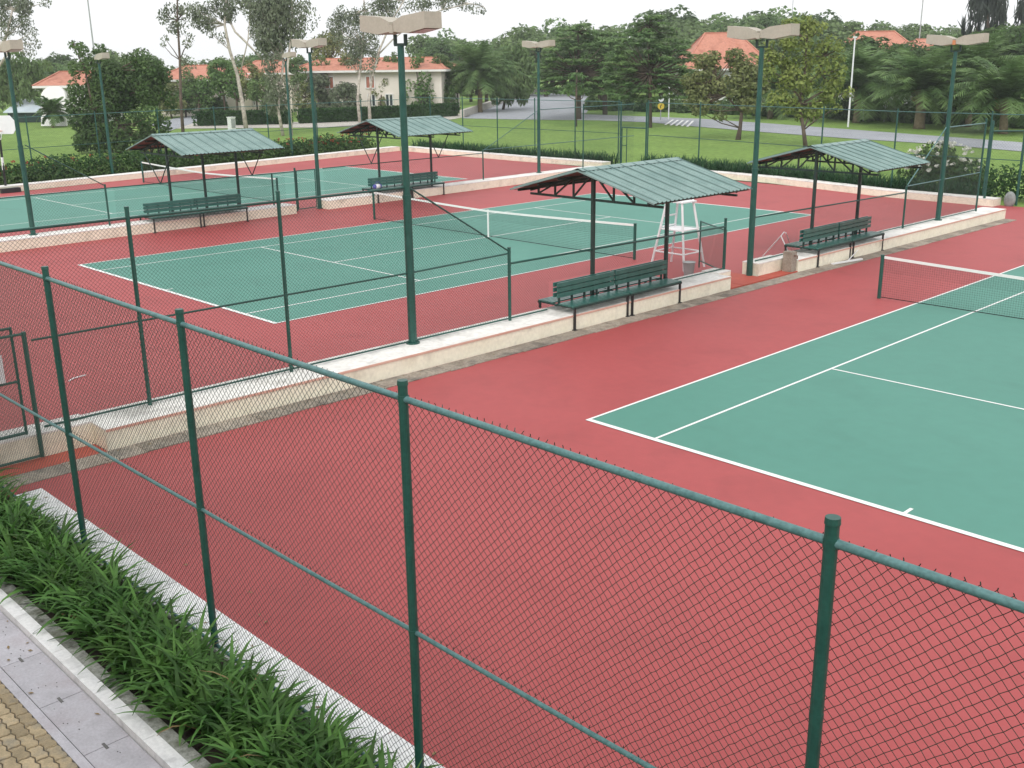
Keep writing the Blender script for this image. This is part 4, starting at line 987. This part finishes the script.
# casuarina spires top right
tree('casuarina_tree', 'tall feathery dark casuarina rising out of the frame at top right', 'tree', (990,116), [[(990,116,2.5),(989,60,2),(988,0,1.2),(987,-30,.6)]],
     blobs_in(988,10,17,30,36,4,7,rg,2.4)+[(975,25,4,14),(1003,20,4,14),(968,32,3,9),(984,45,9,14),(998,42,8,12),(964,26,2,8)], 'leaf_cas', 'bark', size=.2, dens=.075, up=0, elong=6, droop=-1.6, fill=.3, dep=125)
tree('casuarina_tree', 'feathery dark casuarina at the extreme top right edge', 'tree', (1030,116), [[(1030,116,2.5),(1030,60,2),(1030,-20,1.0)]],
     blobs_in(1030,15,12,28,22,4,7,rg,2.4), 'leaf_cas', 'bark', size=.2, dens=.075, up=0, elong=6, droop=-1.6, fill=.3, dep=125)

# palms
def palm(label, foot, head, flen, n, seed, trunk_w=3.0, leaf='leaf_palm', dep=None, stubs=True):
    rg = np.random.default_rng(seed); B = G(*foot) if dep is None else at(foot[0], foot[1], dep); D = depth(B) if dep is None else dep; s = D/FPX
    B = np.array([B[0],B[1],0.]); Hd = at(head[0], head[1], D); r = trunk_w*s
    t = thing('palm_tree', label, 'palm', B, 'palms')
    MB().tube([B+[0,0,-.1], B+[0,0,.3], (B+Hd)/2+[.05,.05,0], Hd], [r*1.25, r*1.05, r*.95, r*1.1], 12).build('trunk', M['palmbark'], t, True)
    Q = []; L_ = flen*s; lq = 24; sk = MB()
    for k in range(n):
        az = rg.uniform(0, 2*math.pi); e = rg.uniform(-.2, 1.5); Ln = L_*rg.uniform(.8,1.1); dx, dy = math.cos(az), math.sin(az)
        p = Hd+np.array([dx,dy,0])*r*.5; pts = [p.copy()]; seg = 9; ee = e
        for i in range(seg): p = p+np.array([dx*math.cos(ee), dy*math.cos(ee), math.sin(ee)])*Ln/seg; ee -= rg.uniform(.06,.15)+.06*i/seg; pts.append(p.copy())
        sk.tube(pts, [.035*(1-i/(seg+1.))+.008 for i in range(seg+1)], 4, False); pts = np.array(pts); sd = np.array([-dy,dx,0])
        for j in range(lq):
            f = (j+.8)/lq*seg; i = min(int(f), seg-1); q = pts[i]+(pts[i+1]-pts[i])*(f-i); tn = pts[i+1]-pts[i]; tn /= np.linalg.norm(tn)
            l = Ln*.24*math.sin(math.pi*min(.97,(j+2.5)/(lq+3)))**.6+.08
            for sg in (1,-1):
                d = sd*sg*.8+tn*.55+np.array([0,0,-.25+rg.normal(0,.12)]); d /= np.linalg.norm(d); w = tn*.085
                Q.append([q-w, q+w, q+d*l+w*.15, q+d*l-w*.15])
    mb = MB(); mb.quads(np.array(Q)); mb.build('fronds', M[leaf], t)
    sk.build('frond_stems', M['leaf_palm'], t)
    if stubs:
        st_ = MB()
        for k in range(26):
            az = rg.uniform(0, 2*math.pi); z = Hd[2]-rg.uniform(0,1.0); a = np.array([Hd[0]+math.cos(az)*r, Hd[1]+math.sin(az)*r, z]); st_.tube([a-np.array([math.cos(az),math.sin(az),0])*r*.97, a, a+np.array([math.cos(az)*.35, math.sin(az)*.35, rg.uniform(-.2,.35)])], [.05,.05,.02], 4)
        st_.build('cut_stubs', M['stub'], t)
    return t
palm('thick-trunked palm right of the thin white lamp post', (919,128), (921,90), 54, 80, 1, 5.0)
palm('palm behind the thin white lamp post, left of the thick-trunked palm', (856,122), (858,88), 54, 80, 2, 3.2)
palm('palm with browned lower fronds at the right edge', (1003,133), (1003,98), 56, 80, 3, 4.0)
palm('palm hidden among others, right of the rightmost light pole', (968,126), (968,78), 58, 80, 4, 3.2)
palm('large feathery palm left of the back floodlight pole', (480,112), (479,75), 44, 70, 5, 2.5)
palm('smaller palm left of the large feathery palm', (446,112), (448,85), 30, 46, 6, 2.0)
palm('small fan-like palm in front of the white arched gable', (53,127), (52,112), 20, 34, 7, 1.2, stubs=False)
palm('palm with arching fronds behind the round yellow-green trees', (770,118), (770,92), 44, 56, 8, 2.6)

# understorey behind the road on the right: a dense dark belt
Q = []
for x in np.arange(590, 1120, 5.0):
    y_ = np.interp(x, [590,700,1024,1100], [112,115,131,136]); D = depth(G(x, y_))*1.04
    for _ in range(2):
        px, h = x+rg.uniform(-3,3), rg.uniform(9,17) if x < 800 else rg.uniform(14,26)
        c = at(px, y_-h*.5, D+rg.uniform(0,5)); s = D/FPX; Q.append(shell_leaves(c, (7*s,7*s,h*.62*s), 150, .26, rg))
mb = MB(); mb.quads(np.concatenate(Q)); stuff(mb.build('undergrowth', M['leaf_dense']), 'dark undergrowth along the far side of the road', 'undergrowth')
def hedge(label, pts, h, w, rg, leaf='leaf_hedge'):
    P_ = [np.array(p) for p in pts]; t = None; Q = []
    for p, n in along([(q[0],q[1]) for q in P_], .5):
        k = 150; a = rg.uniform(-1,1,(k,3))*np.array([.5,w/2,h/2]); f = rg.integers(0,3,k); 
        a[f==0,2] = h/2*rg.uniform(.85,1.05,(f==0).sum()); a[f==1,1] = -w/2*rg.uniform(.85,1.08,(f==1).sum())*np.sign(rg.random((f==1).sum())-.2)
        u = np.array([n[1],-n[0]])
        for i in range(k):
            c = np.array([p[0]+u[0]*a[i,0]+n[0]*a[i,1], p[1]+u[1]*a[i,0]+n[1]*a[i,1], h/2+a[i,2]])
            Q.append(shell_leaves(c, (.05,.05,.05), 1, .15, rg)[0])
    mb = MB(); mb.quads(np.array(Q))
    for a_, b_ in zip(P_[:-1], P_[1:]): mb.beam((a_[0],a_[1],h*.46),(b_[0],b_[1],h*.46), w*.8, h*.9)
    o = mb.build('hedge', M[leaf]); return tag(o, label, 'hedge', 'clipped hedges in front of the houses')
hedge('clipped green hedge left of the white twin-trunk eucalyptus', [G(198,125.5),G(290,123.5)], 1.35, 1.2, rg)
hedge('long clipped green hedge in front of the long cream house', [G(300,123),G(400,119),G(455,115.5)], 1.35, 1.2, rg)

# ------------------------------------------------------------------ houses
def house(label, px0, px1, dep, zeave, zridge, hip=.35, dpt=9.0, wall='housewall', windows=(), rot=0.0, gable=False, z0=-.1):
    """front wall spans survey columns px0..px1 at the given distance"""
    a, b = at(px0, 100, dep), at(px1, 100, dep*(1+rot)); a[2] = b[2] = 0
    u = b-a; Ln = np.linalg.norm(u); u /= Ln; n = np.array([-u[1],u[0],0])
    if n @ CF < 0: n = -n
    t = thing('house', label, 'house', a, 'houses beyond the lawn')
    def p(s, d, z): return a+u*s+n*d+np.array([0,0,z])
    w = MB(); w.add([p(0,0,z0),p(Ln,0,z0),p(Ln,dpt,z0),p(0,dpt,z0),p(0,0,zeave),p(Ln,0,zeave),p(Ln,dpt,zeave),p(0,dpt,zeave)],[(3,2,1,0),(4,5,6,7),(0,1,5,4),(1,2,6,5),(2,3,7,6),(3,0,4,7)])
    w.build('wall', M[wall], t)
    o = .7; h = hip*Ln; r = MB()
    e = [p(-o,-o,zeave),p(Ln+o,-o,zeave),p(Ln+o,dpt+o,zeave),p(-o,dpt+o,zeave)]; rd = [p(h,dpt/2,zridge),p(Ln-h,dpt/2,zridge)]
    r.add(e+rd, [(0,1,5,4),(1,2,5),(2,3,4,5),(3,0,4)]); r.build('roof', M['tile'], t)
    f = MB()
    for i in range(4):
        q0, q1 = e[i], e[(i+1)%4]; f.beam(q0-[0,0,.13], q1-[0,0,.13], .12, .24)
    f.build('eaves', M['trim'], t); f = MB()
    f.beam(rd[0]+[0,0,.03], rd[1]+[0,0,.03], .3, .12)
    for i, k in ((0,0),(3,0),(1,1),(2,1)): f.beam(e[i]+[0,0,.04], rd[k]+[0,0,.04], .25, .08)
    f.build('ridge_tiles', M['tile'], t)
    for (s0, s1, za, zb, kind) in windows:
        s0, s1 = s0*Ln, s1*Ln
        fr = MB(); 
        for (A_, B_) in ((p(s0,-.05,za),p(s1,-.05,za)),(p(s0,-.05,zb),p(s1,-.05,zb)),(p(s0,-.05,za),p(s0,-.05,zb)),(p(s1,-.05,za),p(s1,-.05,zb)),(p((s0+s1)/2,-.05,za),p((s0+s1)/2,-.05,zb))): fr.beam(A_, B_, .12, .12, up=n)
        fo = fr.build('window', M['trim'], t)
        g_ = MB(); g_.sheet([p(s0,-.02,za),p(s1,-.02,za),p(s1,-.02,zb),p(s0,-.02,zb)]); po = g_.build('pane', M[kind], t); po.parent = fo
    return t
W2 = lambda L_, za=.9, zb=2.3: [(s, s+w, za, zb, k) for s, w, k in L_]
house('long cream house with red roof behind the twin-trunk eucalypts', 296, 442, 128, 5.1, 6.5, .10, 11, windows=W2([(.10,.04,'glass'),(.22,.05,'glass'),(.50,.05,'glass'),(.62,.05,'glass'),(.86,.06,'glass')])+W2([(.09,.05,'redbrick'),(.21,.06,'redbrick'),(.49,.06,'redbrick')],3.0,4.4), rot=-.02)
house('cream house with red hipped roof at left between the thin eucalypts', 160, 238, 128, 4.3, 5.9, .22, 10, windows=W2([(.2,.09,'glass'),(.5,.1,'glass'),(.75,.1,'glass')]))
house('cream house with dark doorway left of the full white eucalyptus', 240, 292, 135, 4.9, 6.4, .2, 10, windows=W2([(.25,.08,'glass'),(.4,.1,'glass'),(.7,.12,'glass')]))
house('house with bright orange hipped roof behind the olive-yellow tree', 686, 768, 150, 4.6, 9.6, .30, 13, wall='housewhite', windows=W2([(.06,.1,'glass'),(.25,.12,'glass'),(.6,.12,'glass')],2.2,3.8))
house('house with orange tiled roof behind the palms at right', 852, 915, 150, 6.0, 9.5, .20, 12, wall='housewhite', windows=W2([(.2,.12,'glass'),(.6,.12,'glass')],2.8,4.4))
house('second orange-roofed house among the palms, near the rightmost light pole', 908, 975, 165, 6.2, 8.6, .25, 12, wall='housewhite', windows=W2([(.5,.1,'glass')],2.8,4.4))
# gabled house with white arch at far left
t = house('house with orange roof and a white arched end wall at far left', 44, 92, 112, 4.0, 5.4, .05, 9, wall='housewhite', windows=[])
a_ = MB(); D = 109.5; V = []
nA = 14; arc = [(41,126),(41,98)]+[(53+12.5*-math.cos(math.pi*i/nA)+0, 98-12*math.sin(math.pi*i/nA)) for i in range(nA+1)]+[(66,126)]
fr_ = [at(x,y,D) for x,y in arc]; bk_ = [at(x,y,D)+np.array([CF[0],CF[1],0])*.5 for x,y in arc]; n = len(arc)
a_.add(fr_+bk_, [tuple(range(n)), tuple(range(2*n-1,n-1,-1))]+[(i,n+i,n+(i+1)%n,(i+1)%n) for i in range(n)]); a_.build('arched_wall', M['trim'], t)
# pale blue low shed roof behind the left pole
a, b = at(8,117,118), at(40,117,118); a[2] = b[2] = 0; u = (b-a)/np.linalg.norm(b-a); nn = np.array([-u[1],u[0],0])
t = thing('shed', 'low pale blue metal shed behind the leftmost floodlight pole', 'shed', a)
w = MB()
L_ = np.linalg.norm(b-a); w.poly([tuple((a)[:2]),tuple((b)[:2]),tuple((b+nn*4)[:2]),tuple((a+nn*4)[:2])], -.05, 1.0); w.build('wall', M['steel_dark'], t)
w = MB(); q = [a-u*.3-nn*.4+[0,0,1.02],b+u*.3-nn*.4+[0,0,1.02],b+u*.3+nn*4.4+[0,0,2.3],a-u*.3+nn*4.4+[0,0,2.3]]; w.add(q+[v+np.array([0,0,.1]) for v in q],[(3,2,1,0),(4,5,6,7),(0,1,5,4),(1,2,6,5),(2,3,7,6),(3,0,4,7)]); w.build('roof', M['sheet_blue'], t)

# ------------------------------------------------------------------ signs, posts, masts
q = G(232,129); t = thing('utility_box', 'small white utility cabinet on the lawn beside the leaning eucalyptus', 'cabinet', q)
MB().box((q[0]-.32,q[1]-.25,-.05),(q[0]+.32,q[1]+.25,1.05)).build('body', M['white'], t); MB().box((q[0]-.36,q[1]-.29,1.05),(q[0]+.36,q[1]+.29,1.12)).build('lid', M['white'], t); MB().box((q[0]+.322,q[1]-.2,.1),(q[0]+.335,q[1]+.2,.95)).build('door', M['grey'], t)
q = G(660.5,119.5); t = thing('road_sign', 'round yellow road sign with a white disc above, beside the road', 'sign', q)
MB().cyl(q[0],q[1],-.05,2.35,.05,8).build('post', M['grey'], t)
fn = -np.array([CF[0],CF[1],0]); fn /= np.linalg.norm(fn)
def disc(c, r, m, nm, th=.03):
    c = np.array(c); MB().tube([c, c+fn*th], r, 24).build(nm, m, t)
disc((q[0]+fn[0]*.06,q[1]+fn[1]*.06,1.32), .34, M['yellow'], 'yellow_disc'); disc((q[0]+fn[0]*.06,q[1]+fn[1]*.06,2.02), .27, M['white'], 'white_disc')
arw = MB(); c0 = np.array([q[0],q[1],1.32])+fn*.1; rt = np.array([CR[0],CR[1],0])
arw.beam(c0+[0,0,-.2]-rt*.05, c0+[0,0,.05]-rt*.05, .07, .01, up=fn); arw.beam(c0+[0,0,.05]-rt*.05, c0+[0,0,.16]+rt*.1, .07, .01, up=fn); arw.build('arrow', M['black'], t)
q = G(668.5,119); t = thing('lamp_post', 'short white lamp post beside the yellow road sign', 'lamp post', q, 'thin white lamp posts')
MB().cyl(q[0],q[1],-.05,3.15,.07,10,.05).build('pole', M['white'], t); MB().tube([(q[0],q[1],3.15),(q[0]-.7*rt[0],q[1]-.7*rt[1],3.45),(q[0]-1.2*rt[0],q[1]-1.2*rt[1],3.4)], .05, 8).build('lamp_arm', M['white'], t)
q = G(848,126.5); t = thing('lamp_post', 'tall thin white lamp post across the road, left of the thick-trunked palm', 'lamp post', q, 'thin white lamp posts')
MB().cyl(q[0],q[1],-.05,7.4,.085,10,.06).build('pole', M['white'], t); MB().box((q[0]-.15,q[1]-.1,7.4),(q[0]+.15,q[1]+.1,7.52)).build('lamp_cap', M['white'], t)
for i, (px, py, lb) in enumerate(((863,118,'white garden lamp nearest the tall thin lamp post'),(884,118,'white garden lamp with round globe, the middle one of three'),(904,118,'white garden lamp just left of the thick-trunked palm'))):
    D = depth(G(px,121))*1.0; q = G(px,121); t = thing('garden_lamp', lb, 'garden lamp', q, 'garden lamps under the palms')
    zc = at(px, 104.5, D)[2]; MB().cyl(q[0],q[1],-.05,zc-.2,.05,8).build('post', M['grey'], t); MB().ball((q[0],q[1],zc), .2,.2,.45,10,6).build('globe', M['white'], t, True)
for px, py, w_, D, lb in ((84,-30,.14,150,'tall thin dark mast behind the dense dark tree'),(926,-30,.12,170,'thin dark mast rising behind the orange-roofed houses'),(795,-30,.08,190,'faint thin mast above the yellow-green tree')):
    q = at(px, py, D); t = thing('mast', lb, 'mast', (q[0],q[1],0), 'thin masts on the skyline'); mb = MB(); mb.cyl(q[0],q[1],-.1,q[2]+2,w_,8,w_*.6); mb.build('pole', M['grey'], t); MB().cyl(q[0],q[1],-.1,.6,w_*2.2,8).build('base', M['grey'], t)
# parked blue car glimpsed on the left road
# ------------------------------------------------------------------ skyline trees
def far_proto(seed):
    rg = np.random.default_rng(seed); tb = MB(); tb.tube([(0,0,-.2),(0,0,3),(.2,.1,7)], [.35,.28,.12], 7)
    Q = []; bl = []
    for _ in range(24):
        a = rg.uniform(0,2*math.pi); q = rg.random()**.5; z = rg.uniform(.22,1); wd = math.sin(math.pi*min(1,max(.06,(z-.05)*.9)))**.7
        c = np.array([math.cos(a)*q*3.6*wd, math.sin(a)*q*3.6*wd, 2.0+z*7.2]); r = rg.uniform(1.0,1.9)
        Q.append(shell_leaves(c, (r,r,r*.8), 130, .30, rg)); 
        tb.tube([(0,0,c[2]*.55), tuple(c)], [.12,.03], 5)
    return tb, np.concatenate(Q)
protos = []
lm = ['leaf_far','leaf_far','leaf_olive','leaf_pine','leaf_dense']
FAR_LAB = ['rounded mid-green tree in the distant belt on the skyline','full dark green tree in the distant belt on the skyline','paler olive tree in the distant belt on the skyline','blue-green tree in the distant belt on the skyline','darkest green tree in the distant belt on the skyline']
def far_tree(px, top, D, kind, wide=1.0):
    q = at(px, 63, D); z = at(px, top, D)[2]; loc = (q[0], q[1], 0)
    if kind not in protos_d:
        tb, Q = far_proto(100+kind); t = thing('distant_tree', FAR_LAB[kind], 'tree', (0,0,0), 'distant trees on the skyline')
        tb.build('trunk', M['bark'], t, True); mb = MB(); mb.quads(Q); mb.build('crown', M[lm[kind]], t); protos_d[kind] = t; o = t; o.location = loc
    else: o = dup(protos_d[kind], loc, rg.uniform(0,6.28))
    o.rotation_euler = (0,0,rg.uniform(0,6.28)); s = z/9.6; o.scale = (s*wide, s*wide, s)
protos_d = {}
line = [(-20,60),(0,62),(25,60),(45,57),(65,56),(110,50),(150,56),(190,60),(215,58),(240,56),(262,52),(282,60),(300,58),(320,56),(345,58),(375,62),(400,58),(430,36),(450,34),(470,40),(495,44),(512,34),(532,28),(555,24),(575,24),(598,28),(615,32),(640,20),(660,14),(680,22),(700,18),(718,20),(738,16),(752,14),(772,14),(790,16),(815,18),(838,26),(860,32),(880,28),(895,24),(912,26),(935,32),(960,28),(985,30),(1010,28),(1035,26)]
ks = [0,1,3,0,4,1,0,3]
for i, (px, tp) in enumerate(line):
    far_tree(px+rg.uniform(-4,4), tp, rg.uniform(205,240), ks[i % 8], rg.uniform(1.0,1.35))
    far_tree(px+11+rg.uniform(-5,5), tp+rg.uniform(4,12), rg.uniform(180,205), ks[(i*3+1) % 8], rg.uniform(1.1,1.5))
for i, px in enumerate(list(range(600,1040,22))):
    house_gap = 675 < px < 790
    far_tree(px+rg.uniform(-6,6), rg.uniform(48,62) if not house_gap else rg.uniform(70,80), rg.uniform(138,148), [1,4,0,3][i % 4], 1.5)
for i, (px, tp) in enumerate(((838,46),(862,40),(882,56),(899,46),(918,50),(938,46),(957,42),(978,38),(1000,48),(1022,40),(990,30),(1032,28))):
    far_tree(px, tp, rg.uniform(112,124), 4, 1.25)
for i, (px, tp) in enumerate(((-12,72),(100,68),(128,66),(152,70),(455,62),(470,66),(486,58),(600,56),(622,60))):
    far_tree(px, tp, rg.uniform(140,165), [1,0,3,0][i % 4], 1.4)
# garden trees and shrubs in front of the left houses
GT = [((172,118),(170,100),15,16,'leaf_olive','small olive garden tree just left of the slender dark-stemmed eucalyptus'),
      ((200,117),(199,96),16,18,'leaf_bright','leafy garden tree between the slender and the leaning eucalyptus'),
      ((262,118),(262,97),14,17,'leaf_far','grey-green garden tree left of the full white eucalyptus'),
      ((302,117),(305,98),10,15,'leaf_olive','narrow olive garden tree right of the full white eucalyptus'),
      ((346,116),(346,99),13,15,'leaf_euc','pale grey-green garden shrub between the brown trunk and the white twin trunks'),
      ((448,113),(443,96),13,14,'leaf_bright','leafy garden bush at the right end of the long cream house'),
      ((322,114),(321,74),11,17,'leaf_far','tall grey-green garden tree before the red roof, left of the dark-trunked tree'),
      ((394,113),(393,68),10,15,'leaf_far','tall grey-green garden tree before the red roof, left of the middle floodlight pole'),
      ((258,117),(254,78),12,18,'leaf_olive','olive garden tree hiding the roof between the leaning and the full eucalyptus'),
      ((458,112),(457,76),11,18,'leaf_bright','light green garden tree beside the large feathery palm'),
      ((318,115),(318,92),11,20,'leaf_euc','pale weeping garden tree left of the dark-trunked olive tree'),
      ((380,114),(382,88),13,23,'leaf_olive','olive garden tree between the white twin trunks and the middle floodlight pole'),
      ((412,113),(414,82),14,25,'leaf_bright','tall bright garden tree touching the middle floodlight pole'),
      ((436,113),(438,80),17,27,'leaf_far','grey-green garden tree hiding the right end of the long cream house'),
      ((186,117),(186,90),12,22,'leaf_far','grey-green garden tree hiding the red-roofed house at left'),
      ((226,117),(222,76),13,17,'leaf_bright','tall light green garden tree left of the leaning eucalyptus'),
      ((300,116),(296,72),10,17,'leaf_far','grey-green garden tree right behind the full white eucalyptus'),
      ((342,114),(346,78),12,25,'leaf_olive','olive garden tree right of the dark-trunked tree'),
      ((160,118),(158,84),13,20,'leaf_dense','dark garden tree at the right shoulder of the big dense tree'),
      ((216,116),(216,108),13,8,'leaf_dense','low dark bush behind the left clipped hedge'),
      ((276,117),(277,109),12,8,'leaf_dense','low dark bush beside the dark doorway'),
      ((404,113),(402,104),10,8,'leaf_bright','low bright bush left of the middle floodlight pole')]
for (bp_, c_, rx, ry, lf, lb) in GT:
    tree('garden_tree' if ry > 10 else 'bush', lb, 'tree' if ry > 10 else 'bush', bp_, [[(bp_[0],bp_[1],1.0),((bp_[0]+c_[0])/2,(bp_[1]+c_[1])/2,.8),(c_[0],c_[1],.4)]], blobs_in(c_[0], c_[1], rx*.95, ry*.95, 26, rx*.3, rx*.5, rg, .85), lf, 'bark', size=.17, dens=.75)

# ------------------------------------------------------------------ humid air
hz = MB(); hz.box((-310,-310,-1.2),(310,310,32))
hm = bpy.data.materials.new('humid_air'); hm.use_nodes = True; t_ = hm.node_tree; t_.nodes.clear()
pv_ = t_.nodes.new('ShaderNodeVolumePrincipled'); pv_.inputs['Color'].default_value = (.93,.96,1,1); pv_.inputs['Density'].default_value = .0004; pv_.inputs['Anisotropy'].default_value = 0.0
mo_ = t_.nodes.new('ShaderNodeOutputMaterial'); t_.links.new(pv_.outputs[0], mo_.inputs['Volume'])
ho_ = hz.build('haze', hm); ho_['kind'] = 'stuff'
